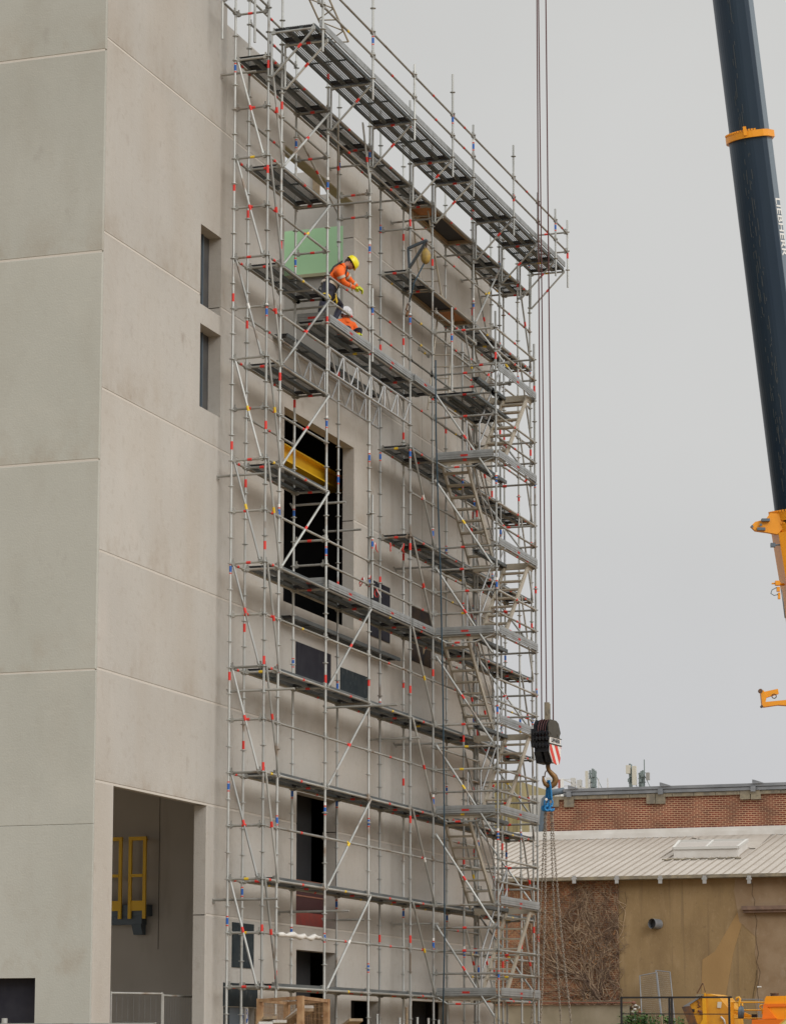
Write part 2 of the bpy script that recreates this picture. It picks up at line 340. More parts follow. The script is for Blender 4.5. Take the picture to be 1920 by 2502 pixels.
# ------------------------------------------------------------------ the concrete hall
def panel(mb, o, e1, nin, a0, a1, b0, b1, holes, th, c=0.020, m=0):
    """precast panel in the e1/z plane with chamfered edges and holes (a0,a1,b0,b1) that go through"""
    o = Vector(o); Z = Vector((0,0,1))
    def P(a, bb, d): return o+e1*a+Z*bb+nin*d
    xs = sorted({a0+c, a1-c} | {min(max(h[i], a0+c), a1-c) for h in holes for i in (0,1)})
    zs = sorted({b0+c, b1-c} | {min(max(h[i], b0+c), b1-c) for h in holes for i in (2,3)})
    def hol(x, z): return any(h[0] < x < h[1] and h[2] < z < h[3] for h in holes)
    for i in range(len(xs)-1):
        for j in range(len(zs)-1):
            xm = (xs[i]+xs[i+1])/2; zm = (zs[j]+zs[j+1])/2
            if xs[i+1]-xs[i] < 1e-6 or zs[j+1]-zs[j] < 1e-6 or hol(xm, zm): continue
            for d in (0, th): mb.add([P(xs[i],zs[j],d),P(xs[i+1],zs[j],d),P(xs[i+1],zs[j+1],d),P(xs[i],zs[j+1],d)], [(0,1,2,3)], m)
    def edge(p, q, po, qo, mid):                            # chamfer + side, left out where a hole reaches the edge
        mb.add([P(*p,0),P(*q,0),P(*qo,c),P(*po,c)], [(0,1,2,3)], m); mb.add([P(*po,c),P(*qo,c),P(*qo,th),P(*po,th)], [(0,1,2,3)], m)
    for i in range(len(xs)-1):
        xm = (xs[i]+xs[i+1])/2; u0 = a0 if i == 0 else xs[i]; u1 = a1 if i == len(xs)-2 else xs[i+1]
        if not hol(xm, b0+2*c): edge((xs[i],b0+c),(xs[i+1],b0+c),(u0,b0),(u1,b0),xm)
        if not hol(xm, b1-2*c): edge((xs[i],b1-c),(xs[i+1],b1-c),(u0,b1),(u1,b1),xm)
    for j in range(len(zs)-1):
        zm = (zs[j]+zs[j+1])/2; u0 = b0 if j == 0 else zs[j]; u1 = b1 if j == len(zs)-2 else zs[j+1]
        if not hol(a0+2*c, zm): edge((a0+c,zs[j]),(a0+c,zs[j+1]),(a0,u0),(a0,u1),zm)
        if not hol(a1-2*c, zm): edge((a1-c,zs[j]),(a1-c,zs[j+1]),(a1,u0),(a1,u1),zm)
    for h in holes:                                         # reveals
        x0, x1, z0, z1 = max(h[0],a0), min(h[1],a1), max(h[2],b0), min(h[3],b1)
        if x1 <= x0 or z1 <= z0: continue
        q = []
        if h[0] > a0: q.append(((x0,z0),(x0,z1)))
        if h[1] < a1: q.append(((x1,z0),(x1,z1)))
        if h[2] > b0: q.append(((x0,z0),(x1,z0)))
        if h[3] < b1: q.append(((x0,z1),(x1,z1)))
        for s0, s1 in q: mb.add([P(*s0,0),P(*s1,0),P(*s1,th),P(*s0,th)], [(0,1,2,3)], m)

FY = 0.32; TH = 0.26; ROOF = 21.70
hall = thing('concrete_building', 'tall unfinished hall of grey precast concrete panels with open window holes behind the scaffold', 'building', (-5.2, FY, 0))
X1 = Vector((1,0,0)); Y1 = Vector((0,1,0)); Z1 = Vector((0,0,1))
holes = [(-4.40,-.26,-1,6.155), (-.86,.15,15.68,17.25), (-.84,.17,13.68,15.30), (3.50,7.72,15.95,20.21), (3.57,7.75,10.62,14.66),
         (4.39,6.75,4.12,6.82), (4.42,6.73,-1,3.62), (.62,2.2,-1,2.42), (7.66,9.45,-1,2.66), (11.7,14.4,-1,2.72)]
zj = [0.0, 4.10, 6.16, 8.10, 10.16, 13.04, 15.86, 19.42, ROOF]
ROOF2 = 22.08
rows = [  # (z0, z1, vertical joints)
 (0.0, 4.10, [-5.2,-4.40,-.26,18.0]), (4.10, 6.16, [-5.2,-4.40,-.26,18.0]), (6.16, 8.10, [-5.2,9.75,18.0]), (8.10, 10.16, [-5.2,9.75,18.0]),
 (10.16, 13.04, [-5.2,7.9,12.45,18.0]), (13.04, 15.86, [-5.2,7.9,12.45,15.15,18.0]), (15.86, 19.42, [-5.2,7.9,9.76,12.45,15.15,18.0]), (19.42, ROOF2, [-5.2,.36]), (19.42, ROOF, [.36,8.02,12.45,15.15,18.0])]
G = .010
for z0, z1, js in rows:
    for k in range(len(js)-1):
        if z0 == 4.10 and k == 0: continue
        mb = MB(); x0 = js[k]+(G if k else 0); x1 = js[k+1]-(G if k < len(js)-2 else 0)
        hs = [h for h in holes if h[0] < x1 and h[1] > x0 and h[2] < z1 and h[3] > z0]
        if z0 < 6 and js[k] == -4.40: continue
        if z0 < 6: hs = [h for h in hs if h[0] != -4.40]; x0, x1 = js[k], js[k+1]
        if js[k] == -5.2: x0 = -5.160
        panel(mb, (0,FY,0), X1, Y1, x0, x1, z0+G, (6.16 if (z0 == 0 and k == 0) else z1)-G, hs, TH)
        mb.build('wall_panel', M['concrete'], hall)
# left face: panels from the corner back
zl = [0.0, 5.42, 8.07, 11.76, 15.50, 19.20, ROOF2]
for k in range(len(zl)-1):
    mb = MB()
    bk = MB(); bk.box(-5.158,-4.94,FY+TH+.012,1.36,zl[k]+.003,zl[k+1]-.003) if k == 0 else None
    if k == 0: bk.box(-5.158,-4.94,3.4,4.2,zl[k]+.003,zl[k+1]-.003); bk.box(-5.158,-4.94,1.36,3.4,2.82,zl[k+1]-.003)
    elif k == 1: bk.box(-5.158,-4.94,FY+TH+.012,4.2,zl[k]+.003,zl[k+1]-.003); bk.box(-5.158,-4.94,4.2,16,7.36,zl[k+1]-.003)
    else: bk.box(-5.158,-4.94,FY+TH+.012,16,zl[k]+.003,zl[k+1]-.003)
    bk.build('backing_wall', M['concrete_grey'], hall)
    if k == 0: panel(mb, (-5.2,0,0), Y1, X1, FY+.006, 4.2, G, zl[1]-.002, [(1.36,3.4,-1,2.82)], .039, c=.006)
    else: panel(mb, (-5.2,0,0), Y1, X1, FY+.006, 16, zl[k]+(G if k > 1 else .002), zl[k+1]-(G if k else .002), [(4.2,15.2,4,7.35)] if k == 1 else [], .039, c=.018 if k > 1 else .006)  # unseen opening further back, added to let light into the tall doorway's room
    mb.build('wall_panel', M['concrete_grey'], hall)
for z in zj[1:-1]:                                          # sealant in the joints, broken off at every opening
    cuts = sorted((h[0],h[1]) for h in holes if h[2] < z-.03 and h[3] > z+.03)
    a = -4.40 if z == 4.10 else -5.15
    for h0, h1 in cuts+[(17.99,99)]:
        if h0-.01 > a+.05: q = MB(); q.box(a,h0-.01,FY+.006,FY+.03,z-.02,z+.02); q.build('joint_sealant', M['sealant'], hall)
        a = h1+.01
for z in zl[2:-1]: q = MB(); q.box(-5.193,-5.17,FY+.03,15.9,z-.02,z+.02); q.build('joint_sealant', M['sealant'], hall)
# end wall, back wall, floors, inner walls
mb = MB(); mb.box(17.74,18.0,FY+TH+.003,16,0,ROOF-.6); mb.build('end_wall', M['concrete_in'], hall)
mb = MB(); mb.box(-4.93,17.73,15.7,16,0,ROOF-.6); mb.build('rear_wall', M['concrete_in'], hall)
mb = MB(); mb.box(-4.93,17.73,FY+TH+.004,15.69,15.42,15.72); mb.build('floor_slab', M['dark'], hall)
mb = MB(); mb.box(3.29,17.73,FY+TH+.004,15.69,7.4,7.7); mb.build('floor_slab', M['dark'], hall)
mb = MB(); mb.box(-4.93,3.28,FY+TH+.004,15.69,7.4,7.7); mb.build('floor_slab', M['dark'], hall)  # coloured near-black to darken the top of the tall doorway's room
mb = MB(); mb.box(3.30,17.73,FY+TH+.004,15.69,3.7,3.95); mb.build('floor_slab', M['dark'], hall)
mb = MB(); mb.box(3.0,3.28,FY+TH+.004,15.69,0,7.39); mb.build('inner_wall', M['concrete_in'], hall)
mb = MB(); mb.box(2.992,2.998,2.722,2.730,3.6,7.38); mb.build('wall_joint', M['dark'], hall)
for (x, y) in ((3.2,2.4),(3.3,2.6)): pass
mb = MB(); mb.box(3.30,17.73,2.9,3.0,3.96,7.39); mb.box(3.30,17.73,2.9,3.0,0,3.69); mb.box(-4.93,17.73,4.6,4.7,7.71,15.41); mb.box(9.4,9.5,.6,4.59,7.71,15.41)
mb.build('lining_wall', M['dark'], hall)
# partition seen through the top opening: concrete, a mint green band, sky above its uneven top
mb = MB(); mb.box(9.5,9.72,.60,1.919,15.73,21.085); mb.box(9.5,9.72,1.92,8,15.73,21.665); mb.build('partition', M['concrete_in'], hall)
mb = MB(); mb.box(9.44,9.499,1.80,1.96,21.03,21.62); mb.build('partition_post', M['wood'], hall)
mb = MB(); mb.box(9.485,9.497,.60,8,19.21,20.29); mb.build('green_band', M['green'], hall)
mb = MB(); mb.box(9.40,9.497,.60,8,19.13,19.205); mb.build('green_band_ledge', M['lintel'], hall)
# windows of the blind side: dark panes deep in their holes
for (x0,x1,z0,z1) in ((-.86,.15,15.68,17.25),(-.84,.17,13.68,15.30)):
    mb = MB(); mb.box(x0-.05,x1+.05,FY+TH+.004,FY+TH+.05,z0-.05,z1+.05); wn = mb.build('window_pane', M['glass'], hall)
    mb = MB(); mb.box(x1-.36,x1-.33,FY+TH-.03,FY+TH+.002,z0,z1); mb.build('window_bar', M['bluegrey'], wn)
mb = MB(); mb.box(-5.0,-4.95,1.3,3.5,0,2.9); mb.build('side_door', M['plate'], hall)
# olive soffit of the top opening's deep lintel
mb = MB(); mb.box(3.52,7.70,FY+.012,FY+TH-.002,20.195,20.207); mb.build('lintel_soffit', M['lintel'], hall)
# steel plates and blanked openings on the facade
def plate(x0,x1,z0,z1,m,d=.02,name='blanking_plate'):
    q = MB(); q.box(x0,x1,FY-d,FY+.001,z0,z1); return q.build(name, m, hall)
plate(4.28,6.31,9.18,9.89,M['plate']).data; plate(6.92,8.73,9.10,9.70,M['plate_b']); plate(8.82,10.11,10.66,11.92,M['plate']); pr = plate(11.68,13.06,10.48,11.76,M['plate_r'])
q = MB(); q.prism([(0,0),(.35,.30),(-.05,.32)], (12.45,FY-.021,10.72), X1, Z1, Vector((0,-1,0)), 0, .004); q.build('rusted_patch', M['wood'], pr)
plate(1.01,2.09,3.17,4.02,M['plate_b']); plate(.60,2.30,2.43,2.87,M['plate_b'])
# door leaf with a yellow ear protection sign under the first lift
q = MB(); q.box(.62,.98,FY+.02,FY+.06,0,2.41); dl = q.build('door_panel', M['plate_b'], hall)
q = MB(); q.box(1.02,1.62,FY+.05,FY+.09,0,2.41); dl = q.build('door_leaf', M['bluegrey'], hall)
q = MB(); q.box(1.62,1.70,FY-.03,FY+.09,0,2.41); q.build('door_frame', M['alu'], dl)
q = MB(); q.box(1.70,2.2,FY+.20,FY+.24,0,2.41); q.build('doorway_shade', M['dark'], hall)  # near-black sheet painted in place of the shade inside
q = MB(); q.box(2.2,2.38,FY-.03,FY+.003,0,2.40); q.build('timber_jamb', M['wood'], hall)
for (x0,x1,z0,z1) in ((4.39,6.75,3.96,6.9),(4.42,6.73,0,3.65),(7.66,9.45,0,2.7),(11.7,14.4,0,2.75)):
    q = MB(); q.box(x0-.1,x1+.1,FY+TH+.35,FY+TH+.4,z0,z1); q.build('doorway_shade', M['dark'], hall)  # black sheets stand in for the shade behind these door openings
# red brown shutter half way up the tall dark doorway
q = MB(); x0, x1 = 4.40, 6.74; yb = FY+TH+.02
for k in range(46):
    xa = x0+(x1-x0)*k/46; q.box(xa+.008, xa+(x1-x0)/46-.008, yb, yb+.03, 4.14, 5.06)
sh = q.build('ribbed_shutter', mat('dark_maroon_shutter', (.055,.016,.018), .6), hall)
q = MB(); q.box(x0,x1,yb-.02,yb+.002,4.13,4.42); q.build('shutter_rail', mat('dusty_red_rail', (.30,.045,.035), .7, 0, (.22,.05,.04), 5), sh)
q = MB(); q.box(x0,x1,yb-.012,yb+.002,4.74,4.77); q.box(x0,x1,yb-.012,yb+.002,5.03,5.08); q.build('shutter_edge', M['tile'], sh)

q = MB(); q.box(-4.93,2.99,FY+TH+.004,15.69,.004,.10); q.build('hall_bounce_floor', M['concrete_in'], hall)  # unseen pale floor, added to bounce light onto the inner wall
# crane beam behind the big opening
bm_ = thing('crane_runway_beam', 'yellow steel I beam inside the big black opening of the hall', 'steel beam', (3.6,1.2,14.5))
q = MB(); zt = 14.31
q.box(2.5,9.0,1.0,1.34,zt-.03,zt); q.box(2.5,9.0,1.155,1.185,zt-.33,zt-.03); q.box(2.5,9.0,1.0,1.34,zt-.36,zt-.33); q.build('beam_section', M['beamyellow'], bm_)
q = MB(); q.box(2.5,9.0,1.13,1.21,zt+.001,zt+.05); q.build('crane_rail', M['yellow'], bm_)

# yellow guard cage on its bracket inside the tall doorway
cg = thing('access_platform', 'small yellow guard rail platform on a blue grey bracket inside the tall doorway', 'platform', (2.7,3.2,4.4))
xc = 2.72
q = MB()
q.box(xc,2.995,2.86,4.6,4.26,4.48); q.build('platform_frame', M['bluegrey'], cg)
q = MB(); q.prism([(0,0),(.26,0),(.26,-.20),(.12,-.20)], (2.73,3.0,4.09), X1, Z1, Y1, 0, .2); q.box(xc+.02,2.99,2.98,4.6,4.09,4.258); q.build('support_bracket', M['bluegrey'], cg)
for ya, yb_ in ((2.87,3.25),(3.40,4.5)):
    q = MB()
    for yy in (ya+.033, yb_-.033): q.box(xc-.06,xc-.008,yy-.033,yy+.033,4.20,5.78)
    q.bar((xc-.03,ya,5.80),(xc-.03,yb_,5.80),.07,.075); q.bar((xc-.03,ya+.06,5.06),(xc-.03,yb_-.06,5.06),.06,.06)
    q.box(xc-.045,xc-.02,ya+.06,yb_-.06,4.36,4.56); q.build('guard_rail', M['beamyellow'], cg)
q = MB(); q.bar((xc-.02,3.0,5.80),(2.995,3.0,5.80),.04,.04); q.build('wall_bracket', M['yellow'], cg)

# ear protection sign by the doorway under the first lift
sv = at(592,2468,1,FY+.02); se = at(605,2512,1,FY+.02)
q = MB(); q.box(sv.x,se.x,FY+.012,FY+.03,se.z,sv.z)
sgn = tag(q.build('safety_sign', M['ytape']), 'yellow safety sign with a blue ear protection roundel beside the dark doorway', 'sign')
cx_, cz_ = (sv.x+se.x)/2, at(598,2483,1,FY+.02).z
q = MB(); q.box(cx_-.15,cx_+.15,FY+.009,FY+.0115,cz_-.20,cz_+.20); q.build('sign_field', M['white'], sgn)
q = MB(); q.tube((cx_,FY+.0085,cz_),(cx_,FY+.005,cz_),.145,24); q.build('sign_roundel', M['blue'], sgn)
q = MB(); q.tube((cx_,FY+.0045,cz_),(cx_,FY+.002,cz_),.06,16); q.path([(cx_+.085*math.cos(R(a)),FY+.003,cz_+.02+.085*math.sin(R(a))) for a in range(0,181,20)],.012,5); q.box(cx_-.10,cx_-.065,FY+.001,FY+.0045,cz_-.05,cz_+.04); q.box(cx_+.065,cx_+.10,FY+.001,FY+.0045,cz_-.05,cz_+.04); q.build('sign_pictogram', M['white'], sgn)
# ------------------------------------------------------------------ facade scaffold
BX = [0.0, .722, 3.314, 5.889, 8.575, 10.159, 13.28, 15.42, 17.0, 18.08]
W = -.698; RB = .0242
def lev(k): return 2.77+k
TM = [M['galv'], M['red'], M['blue'], M['ytape'], M['white']]
TL = [M['galv_b'], M['red'], M['blue'], M['ytape'], M['white']]
def band(mb, p, q, s, ln, m, r):
    p = Vector(p); a = (Vector(q)-p).normalized(); mb.tube(p+a*(s-ln/2), p+a*(s+ln/2), r+.0035, 8, m)
def standard(mb, x, y, z0, z1, seed, rosettes=True, tape=True):
    rn = random.Random(seed); mb.tube((x,y,z0),(x,y,z1),RB,10)
    if rosettes:
        k = math.ceil((z0-2.77)/.5)
        while 2.77+k*.5 < z1-.05:
            z = 2.77+k*.5
            mb.tube((x,y,z-.005),(x,y,z+.005),.062,8); mb.tube((x,y,z-.02),(x,y,z+.02),.030,8); k += 1
    if tape:
        z = z0+rn.uniform(.8,1.6)
        while z < z1-.4:
            if rn.random() < .5:
                mb.tube((x,y,z-.08),(x,y,z+.08),RB+.004,8,1)
            else:
                mb.tube((x,y,z-.055),(x,y,z+.055),RB+.004,8,2); mb.tube((x,y,z+.075),(x,y,z+.095),RB+.004,8,1); mb.tube((x,y,z-.095),(x,y,z-.075),RB+.004,8,1)
                if rn.random() < .4: mb.tube((x,y,z+.10),(x,y,z+.16),RB+.004,8,4)
            z += rn.uniform(2.0,3.2)
def ledger(mb, p, q, seed, r=RB, heads=True):
    rn = random.Random(seed); p = Vector(p); q = Vector(q); a = (q-p).normalized(); ln = (q-p).length
    mb.tube(p+a*.05, q-a*.05, r, 8)
    if heads:
        for c, sgn in ((p,1),(q,-1)):
            mb.bar(c+a*sgn*.03, c+a*sgn*.10, .05, .07); mb.bar(c+a*sgn*.062+Z1*.0-Z1*.05, c+a*sgn*.062+Z1*.10, .012, .03, 0, up=Y1)
    if ln > .5 and rn.random() < .75: band(mb, p, q, ln*rn.uniform(.44,.56), .09, 3 if rn.random() < .16 else 1, r)
def brace(mb, p, q, seed):
    rn = random.Random(seed); p = Vector(p); q = Vector(q); a = (q-p); ln = a.length
    mb.tube(p,q,RB*.98,8)
    for c, sgn in ((p,1),(q,-1)): mb.bar(c-a*(sgn*.04/ln), c+a*(sgn*.06/ln), .016, .06)
    band(mb, p, q, ln*rn.uniform(.46,.54), .11, rn.choice([1,1,1,3,4]), RB)

scaf = thing('facade_scaffold', 'tall grey modular tube scaffold with steel decks standing along the concrete facade', 'scaffold', (9,-.35,0))
S = []; LG = []; TR = []; BR = []; DK = []; TB = []
def addS(x,y,z0,z1,seed,**k): S.append(((x,y,(z0+z1)/2), lambda m: standard(m,x,y,z0,z1,seed,**k)))
def addL(x0,x1,y,z,seed=None):
    sd = hash((round(x0,2),round(y,2),round(z,2))) & 0xffff
    LG.append((((x0+x1)/2,y,z), lambda m: ledger(m,(x0,y,z),(x1,y,z),sd)))
def addT(x,z,y0=0.0,y1=W,dx=0.0):
    sd = hash((round(x,2),round(z,2),round(y1,2),7)) & 0xffff
    TR.append(((x,(y0+y1)/2,z), lambda m: ledger(m,(x+dx,y0,z),(x+dx,y1,z),sd)))
def addB(p, q):
    sd = hash((round(p[0],2),round(p[2],2),round(q[1],2))) & 0xffff
    BR.append(((Vector(p)+Vector(q))/2, lambda m: brace(m,p,q,sd)))
topi = [23.6,24.2,22.6,22.5,22.6,22.6,22.3,22.6,22.5,22.4]; topo = [25.2,25.4,22.0,22.2,22.75,22.35,22.3,22.2,22.3,22.3]
for i, x in enumerate(BX):
    addS(x,0,.15,topi[i],100+i); addS(x,W,.15,topo[i],200+i)
for k, (x,y,z0,z1) in enumerate(((5.889,.0,0.15,1),)): pass
# extra inner posts standing in the lower half
nb = len(BX)-1
full = [0,2,4,6,8]
decks = {18: range(0,nb), 16: [1]+list(range(4,nb)), 14: [1], 12: [1]+list(range(4,nb)), 10: [1]+list(range(4,nb)), 8: range(1,nb), 6: range(1,nb), 4: range(1,nb), 2: range(1,nb), 0: range(1,nb)}
for k in range(0,19):
    z = lev(k)
    for i in range(nb):
        x0, x1 = BX[i], BX[i+1]
        mid = i in (2,3)
        if mid and 9 < k < 18: continue
        addL(x0,x1,W,z)
        if k % 2 == 0 or (i in (1,2) and k in (11,17,13)): addL(x0,x1,0.0,z)
# guard rails of the taller lifts
for i in (2,3): addL(BX[i],BX[i+1],W,lev(14.5)); addL(BX[i],BX[i+1],W,lev(14.0)); addL(BX[i],BX[i+1],W,lev(17.5)); addL(BX[i],BX[i+1],W,lev(13.5)); addL(BX[i],BX[i+1],0,lev(13.5)); addL(BX[i],BX[i+1],W,lev(8.5))
addL(BX[4],BX[5],W,lev(8.5)); addL(BX[4],BX[5],W,lev(14.5)); addL(BX[4],BX[5],W,lev(14.0)); addL(BX[4],BX[5],W,lev(13.5)); addL(BX[4],BX[5],0,lev(13.5))
for i in (1,): addL(BX[i],BX[i+1],W,lev(17.5)) if False else None
for i in range(5,nb): addL(BX[i],BX[i+1],W,lev(17.0)) if False else None
for k in range(0,20):                                       # end frame on the near side
    addT(BX[0],lev(k)) if k < 19 else None
for i in range(1,len(BX)):
    for k in range(0,19,2):
        if (i-1 in decks[k]) or (i in decks[k]): addT(BX[i],lev(k),dx=0)
for z in (15,13.5,14.0,9,8.5,12.0,17.0): addT(BX[2],lev(z)) if z not in (12.0,) else None
for z in (13.5,): addT(BX[3],lev(z)); addT(BX[4],lev(z))
for z in (17.0,16.5): addT(BX[3],lev(z))
for z in (17.0,): addT(BX[4],lev(z))
for k in range(0,18,2):
    addB((BX[0],-.05,lev(k+2)), (BX[0]-.03,W+.09,lev(k)+.04))
    addB((BX[0]+.06,W-.03,lev(k+2)), (BX[1]-.03,W-.04,lev(k)+.02))
    if k >= 8: addB((BX[1]+.06,W-.04,lev(k)+.04), (BX[2]+.02,W-.04,lev(k+2)-.03))
    else: addB((BX[2]+.08,W-.04,lev(k)+.04), (BX[3]+.02,W-.04,lev(k+2)-.03))
    if k <= 10: addB((BX[4]+.08,W-.04,lev(k+2)-.03), (BX[5]-.02,W-.04,lev(k)+.05))
    if k >= 14: addB((BX[6]+.05,W-.04,lev(k)+.05), (BX[7]-.02,W-.04,lev(k+2)-.03))
    addB((BX[8]+.05,W-.04,lev(k+2)-.03), (BX[9]-.04,W-.04,lev(k)+.05)); addB((BX[7]+.05,-.04,lev(k+2)), (BX[8]-.04,-.04,lev(k)))
# bracing under the top lift (the V over the fourth post)
addB((BX[3]-.45,W-.0,lev(18.4)), (BX[3]-.02,W-.03,lev(17.0))); addB((BX[2]+.1,0,lev(17.6)),(BX[3]-.05,0,lev(16.6)))
addB((BX[2]+.6,W,lev(18.0)),(BX[3]-.05,0.0,lev(16.5)))
# wall ties
def tie(x,z,y0,y1,m=0):
    TR.append(((x,y0,z), lambda q: (q.tube((x,y0,z),(x,y1,z+.0),RB,8,0), q.bar((x,y0-.02,z-.06),(x,y0+.05,z+.05),.03,.03))))
for (x,z,y0,y1) in ((.04,lev(17.75),.30,-.42),(.05,lev(9.72),.30,-.66),(.05,lev(5.55),.02,-1.30),(.05,lev(1.62),.30,-1.0),(3.36,lev(1.55),.28,-1.2),(3.36,lev(5.6),-.69,-2.2),
                    (BX[2]+.04,lev(15.98),.0,-1.65),(BX[2]+.04,lev(9.76),.05,-1.1),(5.95,lev(9.7),.3,-.5),(BX[4]+.03,lev(17.7),.28,-.95),(BX[5]+.03,lev(17.7),.28,-.95),(6.0,lev(17.7),.25,-.9),(BX[6]+.05,lev(17.75),.28,-.95),(BX[7]+.05,lev(17.75),.28,-.95),(BX[8]+.05,lev(17.75),.28,-.95),(BX[3]+.03,lev(1.5),.28,-.6),(BX[4]+.05,lev(5.55),.25,-.9),(BX[5]+.05,lev(5.6),.2,-.9),(BX[5]+.05,lev(9.6),.2,-.8),(BX[5]+.05,lev(1.6),.25,-.8),(BX[2]+.02,lev(13.85),.3,-.9),(BX[2]-.9,lev(13.95),.0,-.72)):
    tie(x,z,y0,y1)
# short posts between bays (guard posts at the men's deck, girder hangers)
addS(BX[3]+.02,W-.06,lev(13.3),lev(14.9),301,tape=True); addS(BX[3]+.0,0.02,lev(15.9),lev(17.2),302,rosettes=False); addS(BX[4]+.02,0,lev(16.0),lev(17.0),303,rosettes=False)
addS(BX[3]-.08,W-.10,lev(8.2),lev(10.4),306)
# --- steel decks
def plank(mb, x0, x1, y0, y1, z, pm=0):
    n = max(1, round((y1-y0)/.31)); wd = (y1-y0)/n
    for i in range(n):
        a = y0+i*wd+.004; c = y0+(i+1)*wd-.004
        mb.add([(x0,a,z+.055),(x1,a,z+.055),(x1,c,z+.055),(x0,c,z+.055)], [(0,1,2,3)], 1)   # perforated plate
        for yy in (a, c-.03): mb.box(x0+.02,x1-.02,yy,yy+.03,z-.012,z+.062,0)
        for yy in (a+.03, c-.05): mb.box(x0+.02,x1-.02,yy,yy+.02,z-.010,z+.003,0)
        mb.box(x0+.02,x0+.16,a+.03,c-.03,z+.01,z+.053,2); mb.box(x1-.16,x1-.02,a+.03,c-.03,z+.01,z+.053,2)
        m = 1 if x1-x0 > 1 else 0
        for j in range(1,m+1):
            xx = x0+(x1-x0)*j/(m+1); mb.box(xx-.012,xx+.012,a+.03,c-.03,z+.02,z+.053,0)
        for xx in (x0+.3,x1-.3): mb.ball((xx,a+.015,z-.014),.012,3,6,4)
DM = [M['deckrail'], M['perf'], M['black'], M['alu']]; DMO = [M['deckrail'], M['perf_open'], M['black'], M['alu']]
for k in decks:
    for i in decks[k]:
        x0, x1, z = BX[i]+.03, BX[i+1]-.03, lev(k)+.02
        if (k == 18 and i == 5): continue
        if (k == 16 and i == 5): continue
        DK.append((((x0+x1)/2,W/2,z), (lambda x0,x1,z: lambda m: plank(m,x0,x1,W+.035,-.035,z))(x0,x1,z)))
for i in (2,3,4):
    DK.append((((BX[i]+BX[i+1])/2,W/2,lev(13.5)), (lambda x0,x1,z: lambda m: plank(m,x0,x1,W+.035,-.035,z))(BX[i]+.03,BX[i+1]-.03,lev(13.5)+.02)))
DK.append(((5.8,.05,lev(13.2)), lambda m: plank(m,2.85,5.85,-.02,.28,lev(13.17)))); DK.append(((7,.05,lev(13.2)), lambda m: plank(m,5.9,8.55,-.02,.28,lev(13.17))))
DK.append(((5.8,.05,lev(7.4)), lambda m: plank(m,3.3,5.85,-.03,.27,lev(7.45)))); DK.append(((7,.05,lev(7.4)), lambda m: plank(m,5.9,9.9,-.03,.27,lev(7.45))))
# ply hatches in two bays
def hatch(mb, x0, x1, z, flip):
    y0, y1 = W+.035, -.035
    for yy in (y0, y1-.06): mb.box(x0,x1,yy,yy+.06,z-.03,z+.06,0)
    for xx in (x0,x1-.06): mb.box(xx,xx+.06,y0+.06,y1-.06,z-.03,z+.05,0)
    xa = x0+(x1-x0)*(.3 if not flip else .62)
    mb.box(x0+.06,xa,y0+.06,y1-.06,z+.045,z+.057,2 if flip else 1); mb.box(xa+.004,x1-.06,y0+.06,y1-.06,z+.045,z+.057,1 if flip else 2)
    mb.bar((xa,y0+.06,z+.02),(xa,y1-.06,z+.02),.04,.04,0)
for k, fl in ((18,False),(16,True)):
    q = MB(); hatch(q,BX[5]+.04,BX[6]-.04,lev(k)+.02,fl); q.build('hatch_deck',[M['wood'],M['ply'],M['black']],scaf)
# --- outrigger walkway above
OZ = 21.27
for i in range(nb):
    x0, x1 = BX[i]+(.02 if i else 0.0), BX[i+1]-(.02 if i < nb-1 else .14)
    q = MB(); plank(q, x0, x1, -1.66, -.78, OZ); q.build('outrigger_deck', DMO, scaf)
for i, x in enumerate(BX):
    xx = x-.02 if i < nb else x-.14
    q = MB(); ledger(q,(xx,-.75,OZ-.04),(xx,-1.70,OZ-.04),i); q.tube((xx,-.77,OZ-.9),(xx,-.77,OZ-.02),RB,8); q.tube((xx,-.79,OZ-.93),(xx,-1.64,OZ-.07),RB,8)
    q.tube((xx,W,OZ-.9),(xx,-.80,OZ-.93),RB,8); band(q,(xx,-.79,OZ-.93),(xx,-1.64,OZ-.07),.62 if i % 2 else .8,.10,1,RB)
    q.build('outrigger_bracket', TM, scaf)
OX = [.2,3.11,5.77,8.43,9.96,13.16,15.24,16.83,17.95]; OT = [23.6,22.79,22.49,23.19,22.51,23.05,22.5,22.55,22.58]
OT[1] = 23.05
for x, t in zip(OX, OT): addS(x,-1.75,20.81,t,int(x*50))
for i in range(len(OX)-1):
    for z in (21.74,22.23): addL(OX[i],OX[i+1],-1.75,z)
addL(-.1,OX[0],-1.75,21.74); addL(-.1,OX[0],-1.75,22.23)
q = MB(); q.box(.2,17.9,-1.70,-1.675,OZ+.07,OZ+.20); q.build('outrigger_toe_board', M['toe'], scaf)
for z in (21.76,22.27): TR.append(((18.0,-1.2,z), (lambda z: lambda m: ledger(m,(17.97,-.70,z),(17.97,-1.75,z),int(z*9)))(z)))
